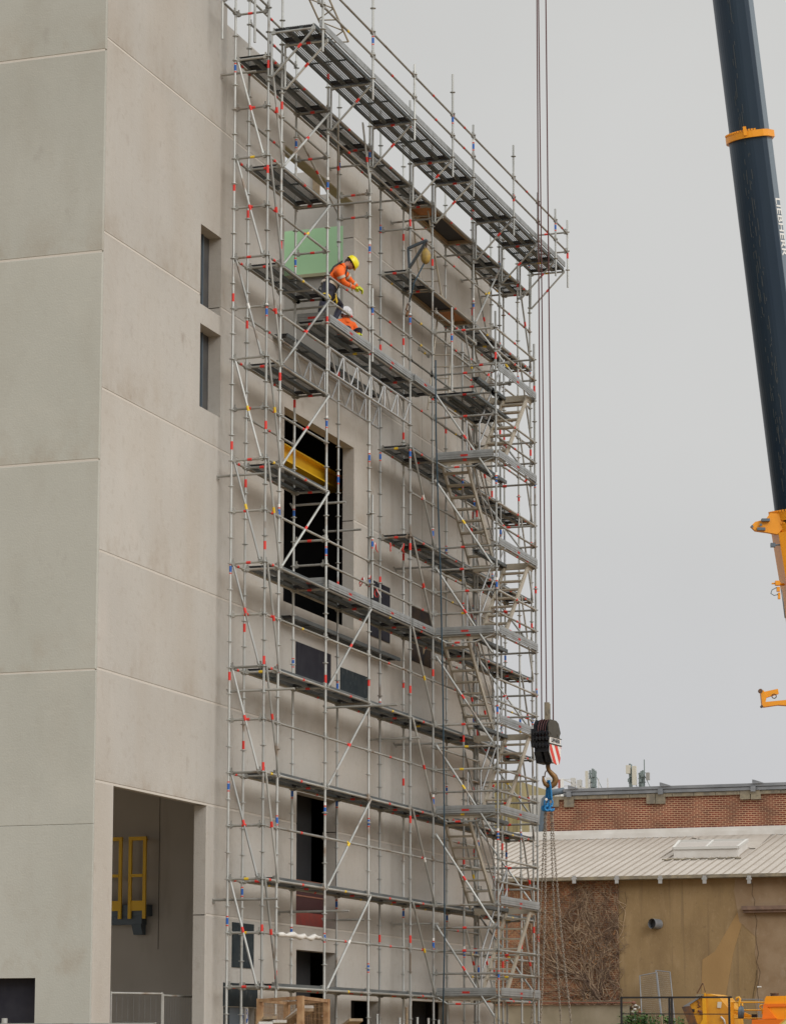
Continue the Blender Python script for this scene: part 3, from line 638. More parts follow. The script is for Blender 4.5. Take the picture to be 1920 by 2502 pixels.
# near end guard frame of the top lift, one bay deep cantilever
for (y, z0, z1) in ((0.02,20.95,22.6),(W-.02,20.90,22.9)):
    pass
xq = -.72
S.append(((xq,0,21.6), lambda m: standard(m,xq,-.02,20.95,23.2,401,rosettes=False,tape=False))); S.append(((xq,W,21.6), lambda m: standard(m,xq,W+.0,20.80,23.2,402,rosettes=False,tape=False)))
for z in (21.75,22.75):
    TR.append(((xq,-.3,z), (lambda z: lambda m: ledger(m,(xq,.0,z),(xq,W,z),int(z*13)))(z))); addL(xq,0.0,0.0,z-.02); addL(xq,0.0,W,z+.02); addT(0.0,z-.05)
for z in (21.7,22.2,22.7): addL(BX[1],BX[2],0.0,z+.1) if z < 22.5 else None
TR.append(((0,-1.2,22.2), lambda m: ledger(m,(0,W,22.25),(0,-1.72,22.25),55)))
# lattice beam lying on the outrigger walkway
def lattice(mb, p0, p1, h, n, up=Z1, r=.024, m=0):
    p0 = Vector(p0); p1 = Vector(p1); d = (p1-p0)
    mb.tube(p0,p1,r,8,m); mb.tube(p0-up*h,p1-up*h,r,8,m)
    for i in range(n):
        a = p0+d*(i/n); c = p0+d*((i+.5)/n); e = p0+d*((i+1)/n); rr = r*.72
        mb.tube(a-up*(h-.0),a,rr,6,m); mb.tube(a+d*(.04/n),c-up*h,rr,6,m); mb.tube(c-up*h,e-d*(.04/n),rr,6,m)
    mb.tube(p1-up*h,p1,r*.72,6,m)
for args in (((-.35,-1.0,23.2),(1.6,-1.35,21.55),.42),((-.2,-.86,23.0),(1.0,-.95,21.9),.0)):
    if args[2]:
        q = MB(); lattice(q,args[0],args[1],args[2],5,up=Vector((0,1,.1)).normalized(),r=.02); q.build('lattice_beam', M['tread'], scaf)
q = MB(); lattice(q,(BX[2]+.08,W-.02,15.77),(BX[4]-.06,W-.02,15.77),.50,6); q.build('lattice_girder', M['alu'], scaf)
q = MB(); lattice(q,(BX[2]+.08,.02,15.73),(BX[4]-.06,.02,15.73),.49,6); q.build('lattice_girder', M['alu'], scaf)
# toe boards
def toeb(mb, p, q, z, h=.15, tags=1, mats=None):
    p = Vector((p[0],p[1],z)); q = Vector((q[0],q[1],z)); a = (q-p).normalized(); n = a.cross(Z1); ln = (q-p).length
    prof = [(.0,.0),(.020,.0),(.020,.035),(.012,.040),(.020,.045),(.020,.085),(.012,.090),(.020,.095),(.020,.14),(.016,h),(.004,h),(.0,.14),(.0,.095),(.008,.09),(.0,.085),(.0,.045),(.008,.04),(.0,.035)]
    vs = [p+n*(u-.01)+Z1*v for u,v in prof]+[q+n*(u-.01)+Z1*v for u,v in prof]; k = len(prof)
    mb.add(vs, [(i,(i+1)%k,k+(i+1)%k,k+i) for i in range(k)]+[tuple(range(k)),tuple(range(k,2*k))], 0)
    for t in ([.5] if tags == 1 else [.4,.6]):
        c = p+a*ln*t
        for sg in (1,-1): mb.obox(c+n*(.0115*sg)+Z1*.066, a, n, Z1, .085, .0015, .021, 1)
        for j in range(5):
            for sg in (1,-1): mb.obox(c+a*(-.058+.029*j)+n*(.0135*sg)+Z1*.066, a, n, Z1, .008, .0008, .013, 2)
TBM = [M['toe'], M['red'], mat('dark_red_print', (.16,.01,.01), .6)]
for i in (2,3,4):
    for z in (lev(13.5)+.022, lev(8)+.022):
        q = MB(); toeb(q,(BX[i]+.03,W-.045),(BX[i+1]-.03,W-.045),z,h=.165); q.build('toe_board',TBM,scaf)
for z in (lev(13.5)+.08, lev(8)+.08):
    q = MB(); toeb(q,(BX[2]+.05,W+.03),(BX[2]+.05,-.03),z,h=.17); q.build('toe_board',TBM,scaf)
for k in (): pass
q = MB(); toeb(q,(BX[4]+.1,W-.075),(BX[5]-.05,W-.075),lev(13.5)+.03); q.build('toe_board',TBM,scaf)
# white plastic film, red and white tape tied on the tubes
q = MB(); rn = random.Random(3)
pts = []
for i in range(13): pts.append((BX[1]+.05+i*.19, W-.03, lev(1)+rn.uniform(-.02,.03)-.01*math.sin(i)))
q.path(pts,.05,7,0,radii=[.02+.05*rn.random() for _ in pts]); q.build('plastic_wrap', M['rag'], scaf)
for (x,y,z) in ((BX[4]-.35,.0,lev(9.85)),(BX[4]-.2,-.3,lev(9.85)),(BX[4],-.55,lev(9.85)),(BX[3]+.2,-.5,lev(8.7)),(BX[3]+.45,W,lev(8.5)),(BX[3]+.1,W,lev(8.7))):
    q = MB(); rn = random.Random(int(x*100+z))
    for s in range(3):
        p = Vector((x,y,z)); pl = [p.copy()]
        for j in range(5): p += Vector((rn.uniform(-.05,.05),rn.uniform(-.05,.05),-.07)); pl.append(p.copy())
        q.path(pl[:4],.010,4,s % 2,radii=[.016,.014,.011,.008])
    q.build('warning_tape',[M['red'],M['white']],scaf)
grow(S,'standard',TM,scaf); grow(LG,'ledger',TL,scaf); grow(TR,'transom',TL,scaf); grow(BR,'diagonal_brace',TM,scaf); grow(DK,'deck',DM,scaf)
# ------------------------------------------------------------------ stair tower
tw = thing('stair_tower', 'scaffold stair tower with aluminium stairs and toe boarded landings in front of the facade scaffold', 'stair tower', (11.7,-1.45,0))
TX0, TX1, TY0, TY1 = 10.17, 13.29, -.76, -2.19
S = []; LG = []; TR = []; BR = []
for x, y, zt, sd in ((TX0,TY1,18.15,1),(TX1,TY1,18.15,2),(TX0+1.9,TY0-.04,18.0,3),(TX1,TY0,16.9,4)):
    addS(x,y,.15,zt,600+sd)
addS(BX[5],-1.16,lev(13.6),lev(15.55),611,rosettes=False)
for k in range(0,16,2):                                      # side guard rails and the level of each landing
    z = lev(k)
    if k <= 12: addL(TX0,TX1,TY1,z)
    for d in (.5,1.0): addL(TX0,TX1,TY1,z+d) if z+d < 17.9 else None
    for d in (0,.5,1.0): addT(TX1,z+d,TY0,TY1)
    addL(TX0,TX1,TY0,z+1.5); addL(TX0+1.9,TX1,TY0-.03,z+1.0); addL(TX0+1.9,TX1,TY0-.03,z+.5)
    addB((TX0-.03,TY0-.02,z+1.55),(TX0-.03,TY1+.10,z-.42)) if k < 14 else None
    addB((TX1+.03,TY0-.02,z+1.9),(TX1+.03,TY1+.05,z+.05)); addB((TX0+1.95,TY0-.06,z+1.6),(TX1-.05,TY0-.06,z+.1))
for k in (0,4,8,12):
    addT(TX0,lev(k),W,TY1)
for zz in (.5,1.0,1.5,2.0): 
    for k in (0,4,8,12):
        if not (k == 12 and zz == .5): addT(TX0,lev(k+zz),W,TY1)
addT(TX0,lev(15),W,TY1); addT(TX0,lev(-.95),W,TY1); addT(TX0,lev(13.5),W,TY1)
addL(BX[4]+.8,TX0,-.62,lev(14.45)); addL(TX0,TX0+1.3,-1.16,lev(14.5)); addT(TX0+1.3,lev(14.5),-.7,TY1); addT(TX0+1.3,lev(14.0),0.0,-2.19)
grow(S,'standard',TM,tw); grow(LG,'guard_rail',TL,tw); grow(TR,'transom',TL,tw); grow(BR,'diagonal_brace',TM,tw)
# wide top landing
for j in range(3):
    q = MB(); plank(q,BX[4]+1.62,TX1-.1,-1.66+j*.31,-1.36+j*.31,lev(13.5)+.02); q.build('landing_deck',DM,tw)
q = MB(); q.bar((BX[4]+1.7,-1.70,lev(13.5)+.0),(TX1-.2,-1.70,lev(13.5)),.045,.05); q.bar((BX[5]+.3,-1.0,lev(13.46)),(BX[5]+2.2,-1.0,lev(13.46)),.03,.05); q.build('landing_beam',M['deckrail'],tw)
# landings and flights
for n_, k in enumerate(range(0,15,2)):
    z = lev(k); near = k % 4 == 0
    if k <= 14:
        q = MB()
        x0, x1 = (TX0+.03, TX0+.34) if near else (TX1-.42, TX1-.03)
        for j in range(3 if near else 4): q.box(x0+.002+(x1-x0)*j/(3 if near else 4), x0-.004+(x1-x0)*(j+1)/(3 if near else 4), TY1+.06, TY0-.02, z+.015, z+.055)
        q.box(x0,x1,TY1+.06,TY1+.09,z-.09,z+.014); q.box(x0,x1,TY0-.06,TY0-.03,z-.09,z+.014)
        if near:
            q.box(x0,x0+.03,TY1+.10,TY0-.07,z-.085,z+.014)
            for yy in (-1.08,-1.57): q.box(x0-.01,x0+.0,yy-.035,yy+.035,z-.16,z+.0)
        else: q.box(x0,x0+.03,TY1+.10,TY0-.07,z-.085,z+.014)
        q.build('stair_landing', M['tread'], tw)
        q = MB(); toeb(q,(TX0+.04,TY1-.048),(TX1-.04,TY1-.048),z+.022,h=.17); q.build('toe_board',TBM,tw)
        if near:
            q = MB(); toeb(q,(TX0-.05,W-.08),(TX0-.05,TY1+.05),z+.022,h=.17); q.build('toe_board',TBM,tw)
            q = MB(); q.tube((TX0-.02,W-.1,z-.02),(TX0+.0,-1.02,z-.16),.02,8); q.tube((TX0,-1.02,z-.16),(TX0,-1.68,z-.16),.02,8); q.tube((TX0,-1.68,z-.16),(TX0-.02,TY1+.1,z-.02),.02,8)
            band(q,(TX0,-1.02,z-.16),(TX0,-1.68,z-.16),.25,.12,1,.02); q.build('landing_support',TM,tw)
        q = MB(); plank(q,TX0+.55,TX1-.35,-1.62,-1.45,z-.02); q.build('gap_plank',DM,tw)
    # flight from this landing up to the next one
    if k <= 12:
        if near: p0 = (10.95, z+.05); p1 = (12.92, z+2.0); y0, y1 = -1.56, -2.12
        else:    p0 = (12.46, z+.05); p1 = (10.42, z+2.0); y0, y1 = -.84, -1.42
        q = MB()
        for yy in (y0, y1): q.bar((p0[0],yy,p0[1]),(p1[0],yy,p1[1]),.035,.13)
        fl = q.build('stair_flight', M['tread'], tw)
        for j in range(8):
            t = (j+.6)/8.4; x = p0[0]+(p1[0]-p0[0])*t; zz = p0[1]+(p1[1]-p0[1])*t
            q = MB(); q.box(x-.09,x+.09,y1+.019,y0-.019,zz-.035,zz); q.build('tread', M['tread'], fl)
        q = MB()                                             # hand rails of the flight
        for yy in (y0, y1):
            a0 = Vector((p0[0],yy,p0[1]+.95)); a1 = Vector((p1[0],yy,p1[1]+.95)); d = (a1-a0)
            if yy == (y0 if near else y1):
                q.tube(a0,a1,.020,8); q.tube(a0-Z1*.48,a1-Z1*.48,.020,8)
                q.tube(a0,Vector((p0[0],yy,p0[1]+.05)),.020,8); q.tube(a1,Vector((p1[0],yy,p1[1]-.1)),.020,8)
        q.build('hand_rail', M['alu'], tw)

# ------------------------------------------------------------------ things hung on and leaning on the scaffold
def ladder(label, p0, p1, side, wd, n):
    t = thing('ladder', label, 'ladder', p0, 'ladders on the upper lifts'); q = MB(); p0 = Vector(p0); p1 = Vector(p1)
    for s in (-1,1):
        q = MB(); q.tube(p0+side*wd*.5*s*1.12,p1+side*wd*.5*s*.88,.022,8); q.build('stile', M['tread'], t)
    for j in range(n):
        c = p0+(p1-p0)*((j+.6)/n); q = MB(); ww = wd*.5*(1.12-.24*(j+.6)/n)
        q.tube(c-side*ww,c+side*ww,.017,6); q.build('rung', M['tread'], t)
ladder('bare aluminium ladder under the top deck hatch, beside the yellow gin wheel', (11.35,-.30,lev(16)+.07), (10.45,-.30,lev(18)), Vector((.25,-1,0)).normalized(), .42, 7)
ladder('bare aluminium ladder below the dark hatch with the long plywood panel', (11.75,-.30,lev(13.5)+.1), (12.35,-.30,lev(16)), Vector((.25,-1,0)).normalized(), .42, 8)
gw = thing('gin_wheel', 'yellow gin wheel hanging from a dark triangular bracket on an upper scaffold post', 'pulley', (BX[4]+.03,W-.05,lev(17.1)))
q = MB(); a = at(997,607,1,W-.05); bq = at(1043,587,1,W-.55); c2 = at(1000,655,1,W-.05)
q.bar(a,bq,.06,.05); q.bar(bq,c2,.05,.05); q.bar(a,c2,.05,.04); q.build('bracket', M['bluegrey'], gw)
cc = at(1040,625,1,W-.52); q = MB(); q.ball(cc-Z1*.02,.15,0,14,10,(.75,.75,1.15)); q.tube(cc+Z1*.08,cc+Z1*.17,.05,8); q.build('wheel', mat('worn_yellow_wheel', (.36,.24,.05), .6, 0, (.20,.14,.05), 9), gw)
q = MB(); q.tube(cc+Z1*.14,bq,.018,6); q.build('hanger', M['rusty'], gw)
hr = thing('hoist_line', 'thin dark line with a lifting hook hanging from the gin wheel bracket', 'rope', cc)
q = MB(); e1_ = at(1000,738,1,W-.18); q.path([cc+Vector((0,0,-.1)),at(1012,690,1,W-.3),e1_],.016,6); q.build('line', M['bluerope'], hr)
q = MB(); q.path([at(996,742,1,W-.18),at(992,757,1,W-.18),at(999,762,1,W-.18),at(1001,748,1,W-.18),at(996,742,1,W-.18)],.018,6); q.path([at(996,762,1,W-.18),at(993,772,1,W-.18)],.03,6); q.build('hook', M['rusty'], hr)
rp = MB(); rp.path([at(1064,880,1,-1.0),at(1065,1060,1,-1.0),at(1070,1230,1,-1.02),at(1076,1400,1,-1.05),at(1082,1700,1,-1.08),at(1085,2000,1,-1.1),at(1086,2300,1,-1.12),at(1081,2520,1,-1.12)],.017,6)
tag(rp.build('rope', M['bluerope']), 'long dark blue rope hanging down the front of the stair tower', 'rope')
# rusty mesh stillage with timber at the foot of the scaffold
yF = -3.2
st = thing('mesh_stillage', 'rusty wire mesh stillage full of planks at the foot of the scaffold', 'crate', at(690,2480,1,yF)*1)
p0 = at(636,2440,1,yF); ztop = p0.z; p1 = at(735,2434,1,yF-.8); p2 = at(798,2442,1,yF-.8)
# front-left corner A, near corner B, right corner Cc in plan
A = Vector((p0.x,p0.y,0)); zt = ztop
Bc = at(735,2433,2,zt); Cc = at(798,2441,2,zt); A = at(636,2440,2,zt); Dd = A+Cc-Bc
A, Bc, Cc, Dd = [Vector((v.x,v.y,0)) for v in (A,Bc,Cc,Dd)]
for v in (A,Bc,Cc,Dd):
    q = MB(); q.box(v.x-.045,v.x+.045,v.y-.045,v.y+.045,0.02,zt); q.build('corner_post', M['cage'], st)
for i,(a,c) in enumerate(((A,Bc),(Bc,Cc),(Cc,Dd),(Dd,A))):
    q = MB()
    for zz in (zt-.03, zt-.55, .5): q.bar((a.x,a.y,zz),(c.x,c.y,zz),.05,.05)
    q.build('top_rail', M['cage'], st)
    q = MB(); d = c-a; ln = d.length; d.normalize()
    n = int(ln/.085)
    for j in range(n): v = a+d*(j+.5)*ln/n; q.tube((v.x,v.y,.5),(v.x,v.y,zt-.04),.0022,3)
    for j in range(int((zt-.5)/.10)): zz = .5+j*.10; q.tube((a.x,a.y,zz),(c.x,c.y,zz),.0022,3)
    q.build('mesh_side', M['cage'], st)
mid = (A+Bc+Cc+Dd)/4; e_ = (Bc-A).normalized(); g_ = Vector((-e_.y,e_.x,0)); hl = min((Bc-A).length,(Cc-Bc).length)
rn = random.Random(11)
for j in range(9):
    c = mid+g_*rn.uniform(-.30,.30)*hl+Z1*(zt-.80+.062*j)+e_*rn.uniform(-.08,.08); d = (e_+Z1*rn.uniform(.05,.30)+g_*rn.uniform(-.12,.12)).normalized(); side = d.cross(Z1).normalized()
    q = MB(); q.obox(c,d,side,side.cross(d),hl*.40,.11,.022)
    tag(q.build('timber_board', M['pale'] if j in (3,6,8) else M['wood']), ['long weathered board lying in the mesh stillage','pale painted board lying in the mesh stillage'][j in (3,6,8)], 'board', 'boards in the mesh stillage')
# loose tubes standing against the wall behind the scaffold
for j,(px,py) in enumerate(((922,2478),(977,2487),(994,2462),(1020,2486),(1047,2488),(1072,2492))):
    v = at(px,py,1,-.95 if j % 2 else -1.1); q = MB(); q.tube((v.x,v.y,.0),(v.x+.04,v.y+.02,v.z),.025,8); q.tube((v.x+.04,v.y+.02,v.z-.02),(v.x+.04,v.y+.02,v.z+.005),.03,8)
    tag(q.build('loose_tube', M['galv'] if j != 2 else M['wood']), 'short scaffold tube standing upright near the foot of the scaffold' if j != 2 else 'pale timber post standing among the upright scaffold tubes', 'tube', 'upright tubes at the foot of the scaffold' if j != 2 else None)
# site fence panels in front of the tall doorway and at the lower left
def fence(label, pa, pb, top, g=None):
    t = thing('site_fence', label, 'fence', (pa[0],pa[1],0)); pa = Vector((pa[0],pa[1],0)); pb = Vector((pb[0],pb[1],0)); d = pb-pa
    q = MB()
    for v in (pa,pb): q.tube(v,v+Z1*top,.021,8)
    q.tube(pa+Z1*(top-.03),pb+Z1*(top-.03),.021,8); q.build('frame', M['galv_b'], t)
    q = MB(); ln = d.length; n = int(ln/.12)
    for j in range(1,n): v = pa+d*(j/n); q.tube(v+Z1*.2,v+Z1*(top-.04),.0022,4)
    for j in range(8): q.tube(pa+Z1*(.25+j*.25),pb+Z1*(.25+j*.25),.0022,4)
    q.build('mesh', M['gutter'], t)
fa = at(240,2424,0,-4.6); fz = fa.z
fpost = at(395,2429,2,fz)
dirf = (fpost-Vector((fa.x,fa.y,fz)))
va = at(272,2425,1,1.5); vb = at(396,2424,1,.9); vc = at(470,2430,1,.9)
fence('grey mesh site fence panel standing inside the tall doorway', (va.x,va.y), (vb.x,vb.y), vb.z)
fence('grey mesh site fence panel at the right of the tall doorway, behind its jamb', (vb.x+.06,vb.y), (vb.x+3.0,.95), vb.z-.03)
va = at(-60,2499,0,-9.0); vb = at(90,2503,0,-9.0)
fence('top edge of a grey site fence by the dark side door', (va.x,va.y), (vb.x,vb.y-2), va.z)
q = MB(); v = at(12,2498,0,-7.0); q.tube((v.x,v.y,0),(v.x,v.y,at(12,2488,0,-7.0).z),.05,8); q.tube((v.x,v.y,v.z-.3),(v.x,v.y,v.z-.2),.07,8)
tag(q.build('barrier_post', M['galv']), 'short grey post standing in front of the dark side door', 'post')
# ------------------------------------------------------------------ crane: ropes, hook block, sling, boom
HD = 62.0
VW = Vector((FW.x,FW.y,0)).normalized(); RH = Vector((RT.x,RT.y,0)).normalized()
for j,(px,py) in enumerate(((1327,1762),(1334.5,1722),(1352,1760))):
    v = atd((1323,1334.5,1351)[j],py,HD); top = v+(atd((1311,1315,1333)[j],0,HD)-v)*3.2; q = MB()
    q.tube(v, top, .0135 if j != 2 else .0145, 6)
    tag(q.build('hoist_rope', M['rope']), ['brown hoist rope, leftmost above the hook block','brown hoist rope ending in the wedge socket above the hook block','brown hoist rope, rightmost above the hook block'][j], 'rope', 'hoist ropes above the hook block')
E1 = (RH*.90-VW*.43).normalized(); E2 = Vector((-E1.y,E1.x,0))*1.0
if E2.dot(RH) < 0: E2 = -E2
E1 = E1*.72                                                # the block is slim along its axle
ctr = atd(1336,1812,HD); ctr = Vector((ctr.x,ctr.y,0)); zt = atd(1336,1757,HD).z
def zpx(py): return atd(1336,py,HD).z
hb = thing('hook_block', 'black crane hook block with a red and white striped plate hanging beside the stair tower', 'hook block', (ctr.x,ctr.y,zpx(1812)))
zc = zpx(1792)
for j in range(5):
    u = -.17+j*.078; q = MB()
    q.tube(ctr+E1*(u-.026)+Z1*zc, ctr+E1*(u+.026)+Z1*zc, .29, 24); q.tube(ctr+E1*(u-.036)+Z1*zc, ctr+E1*(u-.027)+Z1*zc, .315, 24)
    q.build('sheave', M['blockdark'], hb)
# side plates: outline in (E2, z)
def cheek(u, d, m, nm='cheek_plate'):
    poly = [(-.34,-.10),(-.36,.17),(-.24,.29),(.10,.29),(.24,.24),(.36,.03),(.29,-.05),(.30,-.09),(.36,-.11),(.36,-.27),(-.34,-.27)]
    q = MB(); q.prism(poly, ctr+Z1*zc, E2, Z1, E1, u, u+d)
    for (a,b2) in ((-.22,-.02),(.18,-.03)): q.tube(ctr+E1*(u+d)+E2*a+Z1*(zc+b2), ctr+E1*(u+d+.015)+E2*a+Z1*(zc+b2), .035, 12)
    return q.build(nm, m, hb)
cheek(.225,.03,M['olive']); cheek(-.25,.03,M['blockdark'])
for u in (-.30,-.22):
    q = MB(); q.obox(ctr+E1*u+Z1*(zc-.12), E1, E2, Z1, .035, .36, .20); q.build('ballast_plate', M['blockdark'], hb)
q = MB(); q.obox(ctr+Z1*(zc-.32), E1, E2, Z1, .24, .32, .12); q.prism([(-.32,-.12),(.30,-.12),(.22,-.36),(-.20,-.36)], ctr+Z1*(zc-.32), E2, Z1, E1, -.26, -.03); q.prism([(-.30,-.12),(.30,-.12),(.22,-.34),(-.18,-.34)], ctr+Z1*(zc-.32), E2, Z1, E1, .05, .22); q.build('ballast_body', M['blockdark'], hb)
for z_ in (-.02,-.14,-.30):
    q = MB(); q.tube(ctr+E1*-.30+E2*-.36+Z1*(zc+z_), ctr+E1*.27+E2*-.36+Z1*(zc+z_), .028, 8)
    for j in range(5): q.obox(ctr+E1*(-.24+j*.11)+E2*-.375+Z1*(zc+z_), E1, E2, Z1, .02, .03, .05)
    q.build('tie_bolt', M['blockdark'], hb)
q = MB()
for j in range(4):
    pts = [ctr+E1*(-.12+j*.08)+E2*(-.33*math.cos(t))+Z1*(zc+.33*math.sin(t)) for t in [R(x) for x in range(-40,100,20)]]; q.path(pts,.012,5)
q.build('rope_turn', M['rope'], hb)
so_ = ctr+E1*.275
# name plate and striped plate on the near side
q = MB(); q.prism([(-.33,-.115),(.31,-.115),(.31,-.245),(-.33,-.245)], so_+Z1*zc, E2, Z1, E1, -.02, .005); npl = q.build('name_plate', M['white'], hb)
q = MB()
for (a,b2,c,d) in ((-.36,.36,-.114,-.10),(-.36,.36,-.275,-.248)): q.prism([(a,c),(b2,c),(b2,d),(a,d)], so_+Z1*zc, E2, Z1, E1, -.02, .02)
q.build('plate_edge', M['olive'], hb)
text_mesh('plate_text','LIEBHERR',.118,M['black'],so_+E1*.0075+Z1*(zc-.182),E2,Z1,npl,depth=.002,bold=.004)
outl = [(-.33,-.28),(.32,-.28),(.32,-.46),(.22,-.69),(.06,-.71),(-.16,-.67),(-.33,-.47)]
q = MB(); q.prism(outl, so_+Z1*zc, E2, Z1, E1, -.02, .004); spn = q.build('warning_plate', M['white'], hb)
def clip(poly, f):                                           # keep the part where f >= 0
    o = []
    for i in range(len(poly)):
        a, c = poly[i], poly[(i+1)%len(poly)]; fa_, fc = f(a), f(c)
        if fa_ >= 0: o.append(a)
        if fa_*fc < 0: t = fa_/(fa_-fc); o.append((a[0]+(c[0]-a[0])*t, a[1]+(c[1]-a[1])*t))
    return o
q = MB()
for k in range(-3,6):
    s0 = -.66+k*.30; g_f = lambda p: p[0]*.86+(p[1]+.28)*.62
    pl = clip(clip(outl, lambda p: g_f(p)-s0), lambda p: s0+.15-g_f(p))
    if len(pl) >= 3: q.prism(pl, so_+Z1*zc, E2, Z1, E1, .0045, .0085)
q.build('red_stripe', M['signred'], spn)
# rope wedge socket
q = MB(); s_ = atd(1335.5,1738,HD); q.obox(s_, RH, VW, Z1, .055, .05, .20); q.obox(s_+RH*.055-Z1*.03, (RH+Z1*-.06).normalized(), VW, Z1, .022, .035, .2); q.obox(s_-Z1*.05-VW*.055, RH, VW, Z1, .02, .01, .035); q.build('wedge_socket', M['stone'], hb)
# the hook
zs = zpx(1868)
pk = [(1338,1862),(1338,1874),(1340,1882),(1347,1890),(1354,1897),(1357,1905),(1354,1914),(1347,1919),(1338,1919),(1331,1915),(1327,1907),(1326,1896)]
rd = [.05,.05,.05,.058,.066,.072,.074,.070,.062,.05,.036,.02]
q = MB(); q.path([atd(x,y,HD) for x,y in pk], .05, 10, 0, radii=rd); q.path([atd(1334,1883,HD),atd(1331,1889,HD),atd(1330,1899,HD)],.013,6); q.build('hook', mat('worn_hook_steel', (.075,.055,.045), .5, .4, (.22,.12,.04), 5), hb)
q = MB(); q.tube(Vector((ctr.x,ctr.y,zs+.2)), atd(1338,1866,HD), .075, 12); q.build('hook_shank', M['blockdark'], hb)
# blue sling head and four chains
sl_ = thing('chain_sling', 'four leg chain sling with bright blue shortening hooks hanging from the crane hook', 'sling', atd(1339,1912,HD))
q = MB()
for dx in (-4.0,-1.2,1.8,4.4):
    q.path([atd(1340+dx*.45,1906,HD-.02*dx),atd(1340+dx,1922,HD-.02*dx),atd(1340+dx*1.5,1948,HD-.02*dx),atd(1340+dx*1.6,1953,HD-.02*dx)],.022,6,radii=[.02,.026,.024,.03])
q.build('master_link', M['slingblue'], sl_)
for j,(x,y) in enumerate(((1334,1962),(1345,1962))):
    q = MB(); v = atd(x,y,HD); q.path([v+RH*(.045*math.cos(t))+Z1*(.085*math.sin(t)) for t in [R(a) for a in range(0,360,30)]],.018,6,closed=True); q.build('coupling_link', M['slingblue'], sl_)
    for s in (-1,1):
        q = MB(); v = atd(x+s*3.0-1,1975,HD-.06*s); pts = [v+RH*(.052*math.cos(R(a)))+Z1*(.052*math.sin(R(a))) for a in range(60,400,34)]
        q.path(pts,.03,6,radii=[.02]+[.030]*(len(pts)-2)+[.015]); q.tube(v+Z1*.04,v+Z1*.12,.022,6); q.build('shortening_hook', M['slingblue'], sl_)
q = MB(); v = atd(1334,1953,HD-.12); q.tube(v,v-VW*.01,.03,12); q.build('load_tag', M['white'], sl_)
for j,(x0,y0,x1,y1,dd) in enumerate(((1331,1982,1296,2510,.3),(1333,1982,1319,2510,-.5),(1345,1982,1371,2510,.4),(1348,1982,1396,2510,-.5))):
    a = atd(x0,y0,HD); c = atd(x1,y1,HD+dd); n = int((c-a).length/.056); d = (c-a).normalized(); q = MB()
    s0 = d.cross(VW).normalized(); s1 = d.cross(s0)
    for i in range(n):
        m_ = a+(c-a)*((i+.5)/n)+s0*(.04*math.sin(math.pi*i/n)*(-1 if j < 2 else 1)*-1); s = s0 if i % 2 else s1
        # a link is a long thin ring
        pts = [m_+d*(.041*math.sin(R(t)))+s*(.021*math.cos(R(t))) for t in range(0,360,45)]
        q.path(pts,.0085,4,closed=True)
    q.build('chain', M['chain'], sl_)
# the boom
crane = thing('mobile_crane', 'mobile crane with blue black telescopic boom and orange boom base at the right edge', 'crane', (13.6,-10.6,0))
ct = atd(1787,0,HD); cb = atd(1941,1240,HD); ax = (ct-cb).normalized()
bs = (RH-ax*RH.dot(ax)).normalized(); bn = ax.cross(bs); bn = bn if bn.dot(VW) < 0 else -bn
def extrude(mb, prof, p, q, m=0, sc2=1.0, faces_m=None):
    n = len(prof); vs = [p+bs*a+bn*-b2 for a,b2 in prof]+[q+bs*a*sc2+bn*-b2*sc2 for a,b2 in prof]
    for i in range(n):
        mb.add([vs[i],vs[(i+1)%n],vs[n+(i+1)%n],vs[n+i]], [(0,1,2,3)], (faces_m or {}).get(i,m), False)
    mb.add(vs[:n],[tuple(range(n))],m); mb.add(vs[n:],[tuple(range(n))],m)
k1 = atd(1829,338,HD); r1, r2 = .435, .47
def prof_at(r):
    # belly to the left, flat right side, a narrow grey flank on the near right corner
    p = [(r*math.cos(R(a))*.98, r*1.2*math.sin(R(a))) for a in range(90,181,9)]
    p += [(r*math.cos(R(a))*.98, r*1.2*math.sin(R(a))) for a in range(189,271,9)]
    p += [(r*.45,-r*1.18),(r*.66,-r*1.06),(r*.70,-r*1.0),(r*1.0,-r*.55),(r*1.0,r*1.2)]
    return p
def section(p, q, r, nm, m0, m1, m2):
    pr = prof_at(r); n = len(pr); b = MB(); extrude(b, pr, p, q, 0, 1.0, {n-3:1, n-2:1})
    for i in range(len(b.sm)-2): b.sm[i] = True if i < 22 else False
    c = b; rn = random.Random(int(r*1000)); L_ = (q-p)
    for j in range(150):
        t = rn.random(); an = R(rn.choice([232,236,240,247,252,256])+rn.uniform(-1,1)); l2 = rn.uniform(.004,.02)
        s0 = p+L_*t+bs*(r*math.cos(an)*.98)+bn*(r*1.2*-math.sin(an)*1.0)
        nn = (bs*math.cos(an)+bn*-math.sin(an)).normalized()
        c.obox(s0+nn*.002, ax, nn.cross(ax).normalized(), nn, L_.length*l2*rn.random(), .0055, .003, 2)
    return b.build(nm, [m0, m1, M['scuff']], crane)
top = k1+ax*34; s2 = section(k1+ax*.05, top, r1, 'boom_section', M['boom'], M['boomside'], None)
s1 = section(cb-ax*.6, k1-ax*.05, r2, 'boom_section', M['boom'], M['boomside'], M['boom'])
def collar(c, r, h, nm='boom_collar'):
    b = MB(); extrude(b, [(x*1.13,y*1.1) for x,y in prof_at(r)], c-ax*h/2, c+ax*h/2)
    for j in range(14):
        an = R(185+j*7); v = c+ax*(h/2+.015)+bs*(r*1.1*math.cos(an))+bn*-(r*1.28*math.sin(an)); b.obox(v, bs, bn, ax, .022, .022, .02)
    v = c+bs*(-r*.45)-bn*(-r*1.25); b.obox(c+bs*(-r*.35)+bn*(r*1.27)+ax*(h*.5), bs, bn, ax, .035, .02, .10)
    return b.build(nm, M['orange'], crane)
